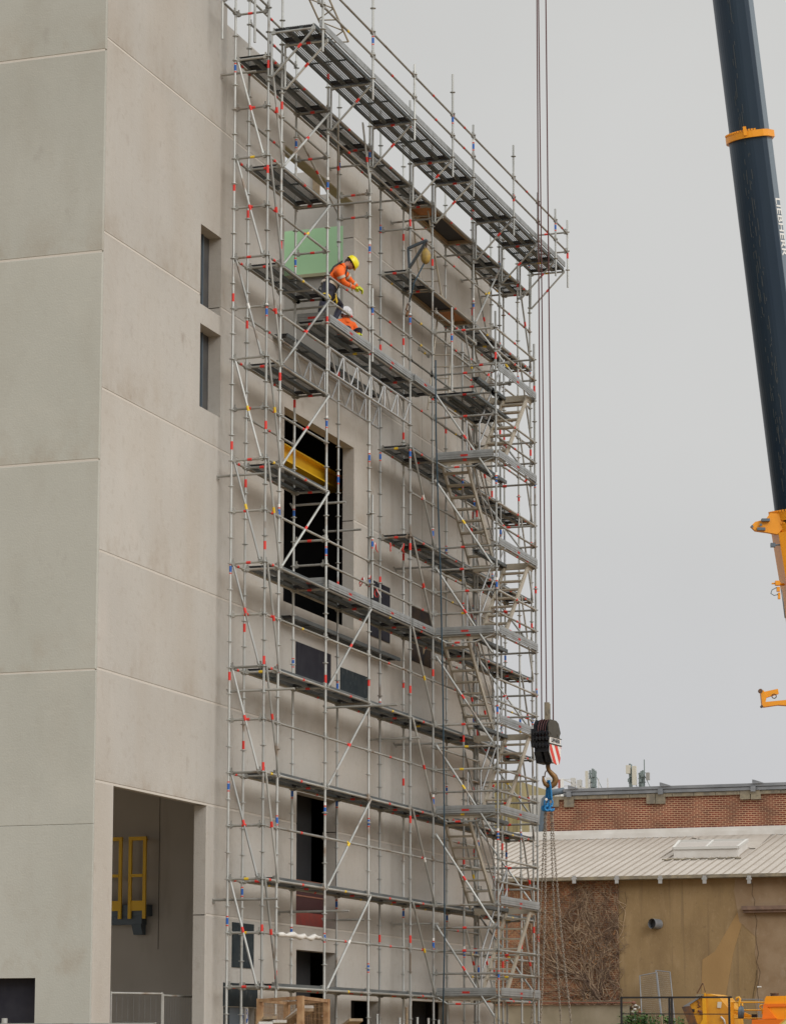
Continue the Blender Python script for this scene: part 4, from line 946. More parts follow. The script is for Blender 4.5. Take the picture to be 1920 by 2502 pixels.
collar(k1, r2, .15); k2 = atd(1941,1258,HD); collar(k2, .52, .20); collar(k2-ax*.27, .53, .19)
b = MB(); base_p = k2-ax*.36; base_q = base_p-ax*14.2
pr = [(-.50,-.55),(.0,-.68),(.5,-.6),(.5,.6),(0,.7),(-.5,.55)]
n = len(pr); vs = [base_p+bs*a+bn*-c for a,c in pr]; vs2 = [base_p-ax*3.9+bs*(a*(.72 if a < 0 else 1)+.02)+bn*-c for a,c in pr]; vs3 = [base_p-ax*4.7+bs*(a*1.0+.25 if a < 0 else a)+bn*-c for a,c in pr]; vs4 = [base_q+bs*a+bn*-c*.8 for a,c in pr]
for A_, B_ in ((vs,vs2),(vs2,vs3),(vs3,vs4)):
    for i in range(n): b.add([A_[i],A_[(i+1)%n],B_[(i+1)%n],B_[i]],[(0,1,2,3)])
b.add(vs,[tuple(range(n))]); b.build('boom_base', M['orange'], crane)
b = MB(); hp = atd(1888,1284,HD-.5); tip = atd(1835,1287,HD-.5)
pl = [(0,0),(.10,.10),(.34,.16),(.44,.30),(.72,.28),(.74,-.02),(.60,-.18),(.38,-.14),(.10,-.10)]
b.prism(pl, atd(1832,1287,HD-.45), RH, Z1, -VW, -.06, .06); b.build('rope_anchor_bracket', M['orange'], crane)
b = MB()
for (x,y,hx) in ((1869,1271,.09),(1858,1293,.09)): b.obox(atd(x,y,HD-.52),RH,VW,Z1,hx,.06,.03)
for (x,y) in ((1836,1287),(1857,1283)): v = atd(x,y,HD-.52); b.tube(v-VW*.02,v-VW*.045,.03,10)
b.build('bracket_pin', M['bluegrey'], crane)
b = MB(); v = atd(1887,1332,HD-.5); b.obox(v,RH,VW,Z1,.05,.05,.045); b.tube(v,atd(1925,1330,HD-.5),.02,6); b.build('work_lamp', M['bluegrey'], crane)
b = MB(); v = atd(1898,1425,HD-.5); b.obox(v,RH,VW,Z1,.05,.06,.05); b.tube(atd(1884,1426,HD-.5),atd(1906,1425,HD-.5),.02,6); b.obox(atd(1900,1440,HD-.5),RH,VW,Z1,.035,.04,.05); b.obox(atd(1902,1456,HD-.5),RH,VW,Z1,.025,.04,.07)
b.tube(atd(1895,1428,HD-.5),atd(1914,1428,HD-.3),.03,6); b.build('valve_block', M['orange'], crane)
b = MB(); b.path([atd(1897,1435,HD-.5),atd(1885,1441,HD-.5),atd(1882,1450,HD-.5),atd(1890,1455,HD-.5),atd(1901,1452,HD-.5)],.011,5); b.path([atd(1908,1440,HD-.5),atd(1912,1470,HD-.5),atd(1917,1510,HD-.5)],.014,5); b.build('hose', M['boomside'], crane)
# lower arm that reaches in from the right
b = MB(); o_ = atd(1856,1730,HD-1.0)
def q2(px,py): d = atd(px,py,HD-1.0)-o_; return (d.dot(RH), d.z)
b.prism([q2(*p) for p in ((1857,1688),(1864,1687),(1871,1704),(1868,1716),(1990,1704),(1990,1729),(1900,1723),(1866,1728),(1860,1727),(1859,1712))], o_, RH, Z1, -VW, -.10, .10)
b.prism([q2(*p) for p in ((1863,1691),(1899,1683),(1901,1695),(1869,1705))], o_, RH, Z1, -VW, -.08, .08); b.build('jib_arm', M['orange'], crane)
b = MB(); v = atd(1890,1701,HD-1.08); b.path([v+RH*.05*math.cos(R(t))+Z1*.05*math.sin(R(t)) for t in range(0,360,40)],.012,5,closed=True); v = atd(1856,1689,HD-1.08); b.tube(v,v-VW*.06,.05,10); v = atd(1859,1727,HD-1.08); b.tube(v,v-VW*.06,.03,10); b.build('shackle', M['rusty'], crane)
b = MB(); b.bar(atd(1985,1716,HD-1.0),base_p-ax*5.6,.18,.18); b.build('arm_link', M['orange'], crane)
# lettering down the grey flank of the lower section
pf = prof_at(r2); fa0 = pf[-3]; fa1 = pf[-2]
e_up = (bs*(fa1[0]-fa0[0])+bn*-(fa1[1]-fa0[1])).normalized()
nrm = (ax.cross(e_up)).normalized()
if nrm.dot(VW) > 0: nrm = -nrm
lc = atd(1897,560,HD); tpos = cb+ax*((lc-cb).dot(ax))
fc = bs*((fa0[0]+fa1[0])/2)-bn*((fa0[1]+fa1[1])/2)
text_mesh('boom_lettering','LIEBHERR',.31,M['white'],tpos+fc+nrm*.006,-ax,nrm.cross(-ax),s1,depth=.002,bold=.004)
# carrier under the boom, out of the picture
b = MB(); cc_ = Vector((base_q.x,base_q.y,0)); b.box(cc_.x-2,cc_.x+10,cc_.y-1.35,cc_.y+1.35,.9,1.7); b.box(cc_.x-1.4,cc_.x+1.6,cc_.y-1.3,cc_.y+1.3,1.7,max(2.4,base_q.z+.3)); b.build('carrier', M['orange'], crane)
for xx in (-1.2,.6,4.5,6.2,8.4):
    for s in (-1,1):
        b = MB(); b.tube((cc_.x+xx,cc_.y+s*1.36,.62),(cc_.x+xx,cc_.y+s*.95,.62),.6,20); b.build('wheel', M['black'], crane)
# ------------------------------------------------------------------ old factory behind: rendered wall, pale roof, brick upper wall
BXX = 52.0
fac = thing('old_factory', 'old brick factory with brown rendered wall and pale profiled roof behind the hook', 'building', (BXX,0,0))
ez = 8.03; rx = 62.7; rz = 10.30; yl, yr = 17.0, -14.0; yv = at(1511,2300,0,BXX).y
q = MB(); q.box(BXX,BXX+.35,yr,yv,0,ez-.05); q.build('rendered_wall', M['render'], fac)
q = MB(); q.box(BXX+.02,BXX+.35,yv+.001,yl,0,ez-.05); q.build('old_brick_wall', M['oldbrick'], fac)
yg = at(1846,2250,0,BXX).y
q = MB(); rn = random.Random(4)
# greyed patch of render, edge wanders with the crack
pts = [(yr,0.0),(yr,ez-.06)]; zz = ez-.06
edge = []
for i in range(15):
    z_ = (ez-.06)*(1-i/14); edge.append((yg+.10*math.sin(i*1.7)+rn.uniform(-.06,.06)+(.75 if i < 4 else 0), z_))
q.prism([(a,c) for a,c in pts+edge], (BXX,0,0), Y1, Z1, X1, -.010, -.001); q.build('weathered_patch', M['render_grey'], fac)
q = MB(); cr = [at(x,y,0,BXX-.014) for x,y in ((1833,2150),(1838,2165),(1836,2185),(1843,2200),(1840,2225),(1848,2250),(1845,2280),(1846,2300),(1852,2330),(1847,2350),(1856,2375),(1852,2400),(1849,2420),(1852,2445))]
q.path(cr,.007,4); q.path([at(x,y,0,BXX-.014) for x,y in ((1848,2370),(1846,2395),(1842,2415),(1838,2440))],.007,4); q.path([at(x,y,0,BXX-.006) for x,y in ((1526,2180),(1530,2200),(1524,2225),(1521,2250))],.005,4); q.build('wall_crack', mat('crack_shadow', (.05,.032,.018), .95), fac)
# triangle of newer, lighter render
q = MB(); tri = [at(x,y,0,BXX) for x,y in ((1812,2210),(1816,2240),(1790,2330),(1770,2445),(1712,2445),(1715,2345),(1745,2325))]
q.prism([(v.y,v.z) for v in tri], (BXX,0,0), Y1, Z1, X1, -.008, -.001); q.build('patched_render', mat('newer_render', (.31,.195,.082), .92, 0, (.275,.17,.07), .8, 6, bump=.2, bscale=25), fac)
# roof: profiled sheets on a shallow slope
slope = Vector((rx-BXX,0,rz-ez)); sl = slope.length; sd = slope.normalized(); sn = sd.cross(Y1); sn = sn if sn.z > 0 else -sn
ov = Vector((BXX,0,ez))-sd*.35; q = MB(); y = yr; prof = []
while y < yl: prof += [(y,0),(y+.25,0),(y+.268,.045),(y+.322,.045)]; y += .34
va_ = [ov+Y1*a+sn*h for a,h in prof]; vb_ = [Vector((rx,0,rz))+Y1*a+sn*h for a,h in prof]; n = len(prof)

for i in range(n-1): q.add([va_[i],va_[i+1],vb_[i+1],vb_[i]],[(0,1,2,3)],1 if i % 4 == 1 else 0)
q.build('roof', [M['roof'],mat('rib_dirt', (.285,.245,.205), .85)], fac)
q = MB(); q.add([ov+Y1*yr-sn*.06,ov+Y1*yl-sn*.06,Vector((rx,yl,rz-.06)),Vector((rx,yr,rz-.06))],[(0,1,2,3)]); q.box(BXX-.30,BXX+.3,yr,yl,ez-.18,ez-.06); q.build('roof_underside', M['stone'], fac)
gut = MB(); gut.bar((BXX-.36,yr,ez-.10),(BXX-.36,yl,ez-.10),.12,.12); gut.build('gutter', M['stone'], fac)
for px in (1402,1506,1612,1720,1829):
    v = at(px,2148,0,BXX-.43); q = MB(); q.box(BXX-.45,BXX-.425,v.y-.07,v.y+.07,v.z-.16,v.z+.13); q.box(BXX-.46,BXX-.44,v.y-.10,v.y+.10,v.z-.02,v.z+.05); q.build('gutter_bracket', M['alu'], fac)
# pale flashing, smooth sheet area round the skylight
q = MB(); q.box(rx-.25,rx-.02,yr,yl,rz-.05,rz+.30); q.box(rx-.45,rx-.25,yr,yl,rz-.08,rz+.12); q.build('flashing', M['whitewash'], fac)
def on_roof(px,py,lift=.0):
    d = ray(px,py); o = ov+sn*lift; t = (o-CP).dot(sn)/d.dot(sn); return CP+d*t
q = MB(); c4 = [on_roof(x,y,.045) for x,y in ((1702,2035),(1890,2032),(1848,2072),(1826,2072),(1690,2046))]; q.add(c4+[v-sn*.02 for v in c4],[tuple(range(5)),tuple(range(5,10))]+[(i,(i+1)%5,5+(i+1)%5,5+i) for i in range(5)]); q.build('flat_sheet', M['roof'], fac)
# skylight
b0 = [on_roof(x,y,.01) for x,y in ((1645,2097),(1802,2094),(1825,2075),(1660,2078))]
up_ = Vector((0,0,.38)); q = MB(); tp = [v+up_*(1 if i < 2 else .95) for i,v in enumerate(b0)]
q.add(b0+tp,[(0,1,5,4),(1,2,6,5),(2,3,7,6),(3,0,4,7)]); q.build('skylight_curb', M['whitewash'], fac)
q = MB()
for i in range(4): q.bar(tp[i],tp[(i+1)%4],.10,.10)
q.bar((tp[0]+tp[1])/2,(tp[2]+tp[3])/2,.08,.08); q.build('skylight_frame', M['pale'], fac)
q = MB(); q.add([v-Z1*.01 for v in tp],[(0,1,2,3)]); q.build('skylight_glass', mat('skylight_glazing', (.40,.37,.34), .3), fac)
q = MB(); c4 = [on_roof(x,y,.05) for x,y in ((1617,2099),(1818,2094),(1815,2096),(1617,2102))]; q.path([on_roof(1617+i*12,2100.5-i*.3+1.2*math.sin(i*2.1),.05) for i in range(17)],.035,4); q.build('lead_edge', M['stone'], fac)
# brick upper wall
bx = rx; zt_ = at(1700,1945,0,bx).z
yend = at(1333,1950,0,bx).y; gz = at(1700,1919,0,bx).z
q = MB(); q.box(bx,bx+.4,yr-4,yend,rz,gz-.42); q.build('brick_wall', M['brick'], fac)
q = MB(); y = yr-4
while y < yend: q.obox((bx+.2,y+.45,gz-.36),X1,Y1,Vector((0,.04,1)).normalized(),.30,.44,.07); y += .9
q.build('coping', M['stone'], fac)
for px in (1353,1389,1590,1612,1819,1845):
    if px > 1400: v = at(px,1953 if px < 1700 else 1942,0,bx-.1)
    else: v = at(px,1961,0,bx-.1)
    q = MB(); q.box(bx-.12,bx+.45,v.y-.20,v.y+.20,v.z-.18,v.z+.24); q.build('stone_corbel', M['stone'], fac)
q = MB(); q.box(bx-.2,bx+.1,yr-4,yend-.8,gz-.12,gz); q.box(bx-.12,bx-.0,yr-4,yend-.8,gz-.15,gz-.12); q.box(bx-.16,bx+.1,yr-4,yend-.8,gz-.27,gz-.15); q.build('roof_gutter_beam', M['gutter'], fac)
for px in (1388,1612,1838):
    v = at(px,1932,0,bx-.2); q = MB(); q.box(bx-.26,bx-.2,v.y-.12,v.y+.08,gz-.34,gz-.121); q.prism([(0,0),(.45,.0),(.1,.12),(0,.14)],(bx-.24,v.y,gz+.005),-Y1,Z1,X1,-.05,.02); q.build('beam_bracket', M['gutter'], fac)
q = MB(); y_ = yend-.8; q.path([(bx-.05,y_,gz-.05),(bx-.05,y_+.5,gz-.12),(bx-.05,y_+.85,gz-.4),(bx-.05,y_+.95,gz-1.4),(bx-.05,y_+1.4,gz-2.6)],.14,8); q.build('downpipe', M['bluegrey'], fac)
q = MB(); q.box(bx+.1,bx+.3,yend+.02,yend+.75,rz,gz-.2); q.build('white_pilaster', M['pale'], fac)
# pipe stub, ledge, small things on the rendered wall
v = at(1607,2258,0,BXX); q = MB(); d_ = Vector((-.55,.28,.02)).normalized(); q.tube(v+d_*-.05,v+d_*.36,.185,20,cap=False); pst = q.build('flue_pipe', M['gutter'], fac)
q = MB(); q.tube(v+d_*.20,v+d_*.21,.18,20); q.build('flue_opening', M['black'], pst)
a = at(1814,2216,0,BXX); c = at(1930,2228,0,BXX); q = MB(); q.box(BXX-.30,BXX+.01,-14,a.y,a.z-.12,a.z+.02); q.box(BXX-.22,BXX+.01,-14,a.y-.05,a.z-.22,a.z-.12); q.build('wall_ledge', mat('brown_ledge', (.19,.12,.085), .85, 0, (.13,.085,.065), 4), fac)
v = at(1854,2411,0,BXX-.02); q = MB(); q.obox(v,Y1,X1,Z1,.08,.004,.018); q.build('wall_tag', M['white'], fac)
# dry creeper on the old brick wall
vn = thing('dry_creeper', 'leafless brown creeper spreading over the old brick wall left of the brown render', 'creeper', (BXX-.1,yv+1,0))
rn = random.Random(21); q = MB(); q2_ = MB(); qd = MB()
def stem(p, d, ln, r, depth, mb):
    pts = [p.copy()]; n = int(ln/.16); lim = .4*rn.random() if rn.random() < .22 else 0
    for i in range(n):
        d = (d+Vector((0,rn.gauss(0,.28),rn.gauss(.06,.22)))).normalized(); p = p+d*.16
        p.x = BXX-.03-abs(rn.gauss(0,.03)); 
        if p.z > ez-.02 or p.y > 16.5 or p.z < .2: break
        if p.y < yv-.03-lim: p.y = yv-.03-lim+rn.uniform(0,.08); d.y = abs(d.y)
        pts.append(p.copy())
        if depth < 2 and rn.random() < .34: stem(p.copy(), (d+Vector((0,rn.gauss(0,.8),rn.gauss(0,.4)))).normalized(), ln*.5, r*.6, depth+1, q2_ if rn.random() < .25 else mb)
        if rn.random() < .0: pass
    if len(pts) > 3: mb.path(pts,r,4,radii=[r*(1-.6*i/len(pts)) for i in range(len(pts))])
for j in range(20):
    y0 = yv+.08+abs(rn.gauss(0,.55)) if j < 15 else yv+rn.uniform(.4,9)
    stem(Vector((BXX-.04,y0,rn.uniform(2.2,3.6))), Vector((0,rn.uniform(-.1,.45),1)).normalized(), rn.uniform(3.5,5.6), rn.uniform(.016,.030), 0, q)
for j in range(12): stem(Vector((BXX-.04,yv+rn.uniform(.1,9),rn.uniform(3.4,7.6))), Vector((0,rn.gauss(0,1),rn.gauss(0,.6))).normalized(), rn.uniform(1.2,2.6), .012, 1, q2_ if j % 3 == 0 else q)
for j in range(40): stem(Vector((BXX-.05,yv+rn.uniform(0,8),ez-.15-rn.uniform(0,.2))), Vector((0,rn.gauss(0,1),-.5)).normalized(), rn.uniform(.6,1.4), .012, 2, q2_ if j % 2 else q)
for j in range(7500):
    yy = yv+.05+abs(rn.gauss(0,4.2)); zz = rn.uniform(2.4,ez-.1)
    nzv = math.sin(yy*2.1+zz*1.3)+math.sin(yy*.9-zz*2.2+1)+math.sin(zz*3.1+yy*.5)
    if yy > 14 or rn.random() > .20+.24*nzv: continue
    c = Vector((BXX-.02-rn.random()*.07,yy,zz)); a = rn.uniform(0,6.28); s = rn.uniform(.02,.05)
    e = Vector((rn.uniform(-.4,.4),math.cos(a),math.sin(a)))*s; f_ = Vector((rn.uniform(-.4,.4),-math.sin(a),math.cos(a)))*s*.55
    qd.add([c-e,c+f_,c+e,c-f_],[(0,1,2,3)])
q.build('stem', M['vine'], vn); q2_.build('pale_stems', M['vinelight'], vn, kind='stuff'); qd.build('withered_leaves', M['dryleaf'], vn, kind='stuff')
# garden wall with a clay tile coping, broken rubble end
gx = 50.6; va = at(1320,2452,0,gx); vb = at(1536,2452,0,gx)
gwl = thing('garden_wall', 'low old rendered wall with clay tile coping and a broken rubble end below the creeper', 'wall', (gx,va.y,0))
zt2 = at(1450,2456,0,gx).z
q = MB(); q.box(gx,gx+.3,vb.y,va.y+6,0,zt2); q.build('wall_body', M['lowwall'], gwl)
q = MB(); y = vb.y-.02
while y < va.y+6: q.obox((gx+.12,y+.12,zt2+.09),X1,Y1,Vector((.0,.30,1)).normalized(),.26,.125,.022); y += .235
q.build('tile_coping', M['tile'], gwl)
q = MB(); q.box(gx-.03,gx+.34,vb.y-.02,va.y+6,zt2+.135,zt2+.155); q.build('coping_bed', M['lowwall'], gwl)
q = MB(); rn = random.Random(9)
for j in range(90):
    c = Vector((gx+rn.uniform(0,.3),vb.y-.06-abs(rn.gauss(0,.16)),rn.uniform(.3,zt2+.1)));  s = rn.uniform(.04,.09)
    q.ball(c,s,rn.choice([0,0,1,2]),6,4,(1,rn.uniform(.8,1.4),rn.uniform(.6,1)))
q.build('rubble_end', [M['stone'],M['tile'],M['pale']], gwl)
# two mesh panels leaning on the wall
lp = thing('mesh_fence', 'two pale wire mesh fence panels leaning against the brown render below the flue pipe', 'fence panels', (50.5,4,0))
def lean(pts, xz):
    q = MB(); vs = [at(px,py,0,xx) for (px,py),xx in zip(pts,xz)]
    for i in range(4):
        if i != 2: q.tube(vs[i],vs[(i+1)%4],.020,6)
    o = q.build('panel_frame', M['gutter'], lp); q = MB()
    n = 18
    for j in range(1,n): t = j/n; q.tube(vs[0].lerp(vs[1],t),vs[3].lerp(vs[2],t),.0025,3)
    for j in range(1,30): t = j/30; q.tube(vs[0].lerp(vs[3],t),vs[1].lerp(vs[2],t),.0025,3)
    q.build('panel_mesh', M['fencemesh_solid'], lp)
M['fencemesh_solid'] = mat('fence_wire', (.34,.33,.30), .6, .2)
lean(((1562,2384),(1604,2376),(1620,2520),(1569,2520)),(51.6,51.7,50.9,50.8)); lean(((1601,2371),(1636,2375),(1650,2520),(1618,2520)),(51.8,51.8,51.0,51.0))
# skylines behind: yellow clad building, pale block, masts
yc = thing('yellow_clad_building', 'yellow profiled clad building seen through the stair tower', 'building', (80,20,0))
a = at(1205,1912,0,80); c = at(1272,1908,0,80); q = MB(); q.box(80,86,c.y,a.y+6,0,a.z)
y = c.y
while y < a.y+6: q.box(79.93,79.999,y,y+.16,0,a.z-.02); y += .42
q.build('cladding', M['clad'], yc)
pb = thing('pale_block', 'grey and white flat roofed building with roof railing behind the hook', 'building', (95,18,0))
a = at(1276,1916,0,95); c = at(1420,1930,0,95); q = MB(); q.box(95,104,-6,a.y+2,0,at(1290,1942,0,95).z); q.build('block_body', M['midgrey'], pb)
q = MB(); q.box(94.9,94.99,c.y+4,a.y+2,at(1290,1955,0,95).z,at(1290,1944,0,95).z); q.box(94.9,94.99,a.y-2.2,a.y-.6,0,at(1290,1935,0,95).z); q.build('white_band', M['pale'], pb)
q = MB(); q.box(94.0,94.9,a.y-3.4,a.y+1.0,0,at(1290,1975,0,95).z); q.build('white_lean_to', M['pale'], pb)
zr = at(1400,1904,0,95).z
q = MB()
for px in range(1330,1500,22): v = at(px,1920,0,95); q.box(94.97,95.03,v.y-.02,v.y+.02,v.z-1.6,zr-.0)
for z_ in (zr,zr-.35,zr-.7): q.bar((95,at(1330,1900,0,95).y,z_),(95,at(1395,1900,0,95).y,z_),.03,.03)
q.bar(at(1376,1905,0,95),at(1440,1931,0,95),.06,.06); q.build('roof_railing', M['pale'], pb)
q = MB(); v0 = at(1364,1905,0,95); v1 = at(1372,1936,0,95); q.box(94.9,94.95,v1.y,v0.y,v1.z,v0.z); q.build('red_panel', mat('faded_red_panel', (.42,.10,.07), .6), pb)
q = MB(); v = at(1374,1905,0,95); q.box(94.85,94.89,v.y-.09,v.y+.09,v.z-2.2,v.z+.05); q.build('white_post', M['white'], pb)
for px, t in ((1400,1901),(1415,1906),(1340,1900),(1351,1903)):
    q = MB(); v = at(px,t,0,96); q.box(95.9,96.1,v.y-.12,v.y+.12,v.z-3,v.z); q.build('vent_stack', M['pale'], pb)
for nm, lab, its, mast in (
  ('antenna_mast','mobile phone mast with one slim cream panel, standing left on the factory skyline',[(1433,1884,1929,3)],[(1441,1882),(1447,1878),(1450,1880),(1454,1883)]),
  ('antenna_mast','mobile phone mast with two broad cream panels, middle one on the skyline',[(1534,1870,1890,5),(1549,1872,1918,5)],[(1538,1866),(1541,1868)]),
  ('antenna_mast','mobile phone mast with a thin whip aerial and a small dark panel',[(1582,1888,1906,4)],[(1562,1888),(1566,1884),(1570,1882),(1573,1856)])):
    x_ = 96; v0 = at(mast[0][0],1930,0,x_); t = thing(nm, lab, 'mast', (x_,v0.y,0), 'phone masts on the skyline')
    q = MB()
    for k,(px,py) in enumerate(mast):
        v = at(px,py,0,x_); q.tube((x_,v.y,v.z-14),(x_,v.y,v.z),.06 if k < len(mast)-1 or len(mast) < 4 or mast[0][0] < 1500 else .03,6)
    va = at(mast[0][0],1900,0,x_); vb = at(mast[-1][0],1900,0,x_)
    for zz in range(5): q.tube((x_,va.y+.08,va.z-.8+.25*zz),(x_,vb.y-.08,va.z-.75+.25*zz),.025,5)
    for zz in range(4): q.obox((x_-.1,(va.y+vb.y)/2+.06*(-1)**zz,va.z-.7+.27*zz),X1,Y1,Z1,.06,.06,.09)
    q.tube((x_,vb.y-.55,va.z-1.0),(x_,vb.y,va.z+.15),.02,5); q.build('mast_frame', M['mast'], t)
    for px,p0,p1,wd in its:
        a = at(px-wd,p0,0,x_-.2); c = at(px+wd,p1,0,x_-.2); q = MB(); q.box(x_-.3,x_-.1,c.y,a.y,c.z,a.z); q.build('antenna_panel', M['antenna'] if wd != 4 else M['midgrey'], t)
# ------------------------------------------------------------------ yellow plant and black railing at the lower right
gx2 = 40.0
rl = thing('railing', 'black steel railing with one middle rail in front of the yellow skip', 'railing', at(1650,2502,0,gx2))
def V(px,py,x=gx2): return at(px,py,0,x)
for pts in (((1517,2437),(1517,2530)),((1634,2436),(1634,2530)),((1640,2436),(1640,2530)),((1780,2436),(1780,2530))):
    q = MB(); a = V(*pts[0]); q.bar(a,(a.x,a.y,0),.06,.06,up=X1); q.build('post', M['black'], rl)
q = MB(); q.bar(V(1515,2437.5),V(1787,2436.5),.06,.06); q.build('top_rail', M['black'], rl); q = MB(); q.bar(V(1517,2477),V(1780,2478),.03,.03); q.build('middle_rail', M['black'], rl)
sk = thing('yellow_skip', 'battered yellow tipping skip with a grey lip behind the black railing', 'skip', V(1720,2502,43))
kx = 43.0
def K(px,py,x=kx): return at(px,py,0,x)
def slab(pts, x0, x1, m, nm, par):
    q = MB(); vs = [K(px,py,x0) for px,py in pts]; n = len(vs); v2 = [Vector((x1,v.y,v.z)) for v in vs]
    q.add(vs+v2,[tuple(range(n)),tuple(range(n,2*n))]+[(i,(i+1)%n,n+(i+1)%n,n+i) for i in range(n)]); return q.build(nm, m, par)
slab(((1667,2459),(1708,2436),(1720,2428),(1732,2428),(1752,2433),(1777,2462),(1780,2485),(1786,2540),(1700,2540)),43.0,45.2,mat('worn_yellow_paint', (.62,.30,.02), .5, 0, (.50,.22,.02), 2.5, extra=[((.16,.07,.03),6,(1,1,1),.64,.76,.8)]),'skip_body',sk)
slab(((1667,2459),(1672,2456),(1712,2432),(1709,2438),(1683,2455),(1684,2460)),42.9,45.1,M['gutter'],'skip_lip',sk)
slab(((1664,2460),(1684,2458),(1702,2505),(1708,2540),(1692,2540),(1680,2500)),42.85,42.99,M['rusty'],'skip_edge',sk)
slab(((1699,2430),(1718,2428),(1718,2433),(1700,2434)),42.9,45.0,M['stone'],'skip_rim',sk)
slab(((1714,2428),(1722,2426),(1726,2502),(1700,2540),(1690,2540),(1716,2490)),42.93,42.995,M['yellow'],'skip_rib',sk)
slab(((1752,2448),(1762,2448),(1760,2463),(1751,2462)),42.97,42.995,M['antenna'],'paper_label',sk)
q = MB(); q.bar(K(1702,2427,42.9),K(1716,2402,42.9),.06,.03); q.path([K(1717,2403,42.9),K(1722,2424,42.9)],.012,5); q.build('lever', M['rusty'], sk)
q = MB(); q.obox(K(1692,2469,42.97),Y1,X1,Z1,.05,.02,.05); q.build('skip_hole', M['black'], sk)
q = MB(); rn = random.Random(5); q.path([K(1703,2446,42.98),K(1708,2450,42.98),K(1704,2455,42.98),K(1710,2459,42.98),K(1703,2462,42.98)],.02,4); q.path([K(1704,2470,42.98),K(1712,2471,42.98),K(1716,2476,42.98),K(1708,2477,42.98)],.04,5); q.build('rust_marks', M['tile'], sk)
q = MB(); q.path([K(1760,2484,42.97),K(1768,2492,42.97),K(1771,2505,42.97)],.03,5); q.build('skip_chain', M['pale'], sk)
om = thing('orange_machine', 'orange construction machine with a rounded hood at the lower right corner', 'machine', V(1880,2502,41))
slab(((1867,2441),(1871,2434),(1990,2432),(1990,2452),(1866,2453)),40.6,43.5,M['orange'],'hood_top',om)
slab(((1864,2453),(1990,2451),(1990,2459),(1863,2460)),40.5,43.5,mat('red_orange_paint', (.72,.16,.008), .45),'hood_seam',om)
slab(((1863,2460),(1872,2460),(1895,2489),(1861,2490)),40.45,43.5,mat('red_orange_side', (.76,.19,.008), .45),'side_cover',om)
slab(((1872,2460),(1990,2458),(1990,2492),(1897,2490)),40.55,43.5,M['orange'],'side_panel',om)
slab(((1836,2491),(1990,2489),(1990,2540),(1834,2540)),40.2,43.5,mat('deep_orange_paint', (.68,.15,.006), .45),'lower_body',om)
q = MB(); v = K(1891,2431,41.5); q.tube(v-Z1*.06,v+Z1*.03,.13,12); q.tube(v+Z1*.03,v+Z1*.06,.15,12); q.build('filler_cap', M['rusty'], om)
slab(((1895,2504),(1925,2478),(1990,2420),(1990,2540),(1898,2540)),39.2,39.25,mat('pale_yellow_sign', (.66,.58,.22), .5),'sign_board',om) if False else None
ps = MB(); vs = [K(px,py,39.0) for px,py in ((1900,2506),(1950,2462),(1995,2510),(1950,2550))]; v2 = [v+X1*.02 for v in vs]; ps.add(vs+v2,[(0,1,2,3),(4,5,6,7),(0,1,5,4),(1,2,6,5),(2,3,7,6),(3,0,4,7)])
sg = thing('warning_sign', 'corner of a pale yellow diamond sign in front of the orange machine', 'sign', vs[3]); ps.build('sign_plate', mat('pale_yellow_sign', (.66,.58,.22), .5), sg)
q = MB(); 
for i in range(4): q.tube(vs[i]-X1*.012,vs[(i+1)%4]-X1*.012,.02,6)
q.tube(vs[3]-Z1*.0,Vector((vs[3].x,vs[3].y,0)),.03,8); q.build('sign_edge', M['yellow'], sg)
yg_ = thing('yellow_guard_rail', 'yellow tubular guard rail between the yellow skip and the orange machine', 'guard rail', V(1800,2502,41.5))
for pts in (((1786,2449),(1866,2449)),((1788,2468),(1864,2468)),((1790,2488),(1862,2488))):
    q = MB(); q.tube(K(*pts[0],41.5),K(*pts[1],41.5),.022,8); q.build('rail', M['yellow'], yg_)
q = MB(); a = K(1788,2449,41.5); q.bar(a,(a.x,a.y,0),.10,.06,up=X1); q.build('rail_post', M['orange'], yg_)
hk = thing('yellow_lifting_hook', 'yellow lifting hook with dark slings hung over the yellow guard rail', 'hook', K(1800,2450,41.4))
q = MB(); q.path([K(x,y,41.4) for x,y in ((1797,2444),(1799,2438),(1804,2437),(1807,2441),(1805,2449),(1804,2457),(1806,2460))],.04,7); q.path([K(x,y,41.4) for x,y in ((1812,2451),(1813,2457),(1811,2460))],.03,6); q.build('hook_body', M['yellow'], hk)
q = MB(); rn = random.Random(2)
for j in range(7): q.path([K(1806+j*.9,2458,41.4),K(1803+j*2+rn.uniform(-1,1),2472,41.38),K(1804+j*1.6,2488,41.4)],.035,5)
q.build('sling_bundle', M['bluegrey'], hk)
h2 = MB(); h2.path([K(x,y,41.3) for x,y in ((1862,2456),(1857,2456),(1855,2460),(1858,2464),(1862,2467),(1862,2478))],.035,6); tag(h2.build('spare_hook', M['yellow']), 'second yellow hook hanging beside the hood of the orange machine', 'hook')
q = MB(); q.bar(K(1780,2462,42),K(1840,2487,42),.10,.10); q.bar(K(1778,2469,42),K(1830,2489,42),.06,.06); q.obox(K(1842,2485,41.9),Y1,X1,Z1,.08,.08,.09,1)
tag(q.build('hydraulic_arm', [M['orange'],M['black']]), 'thin orange hydraulic arm with a black end behind the yellow guard rail', 'arm')
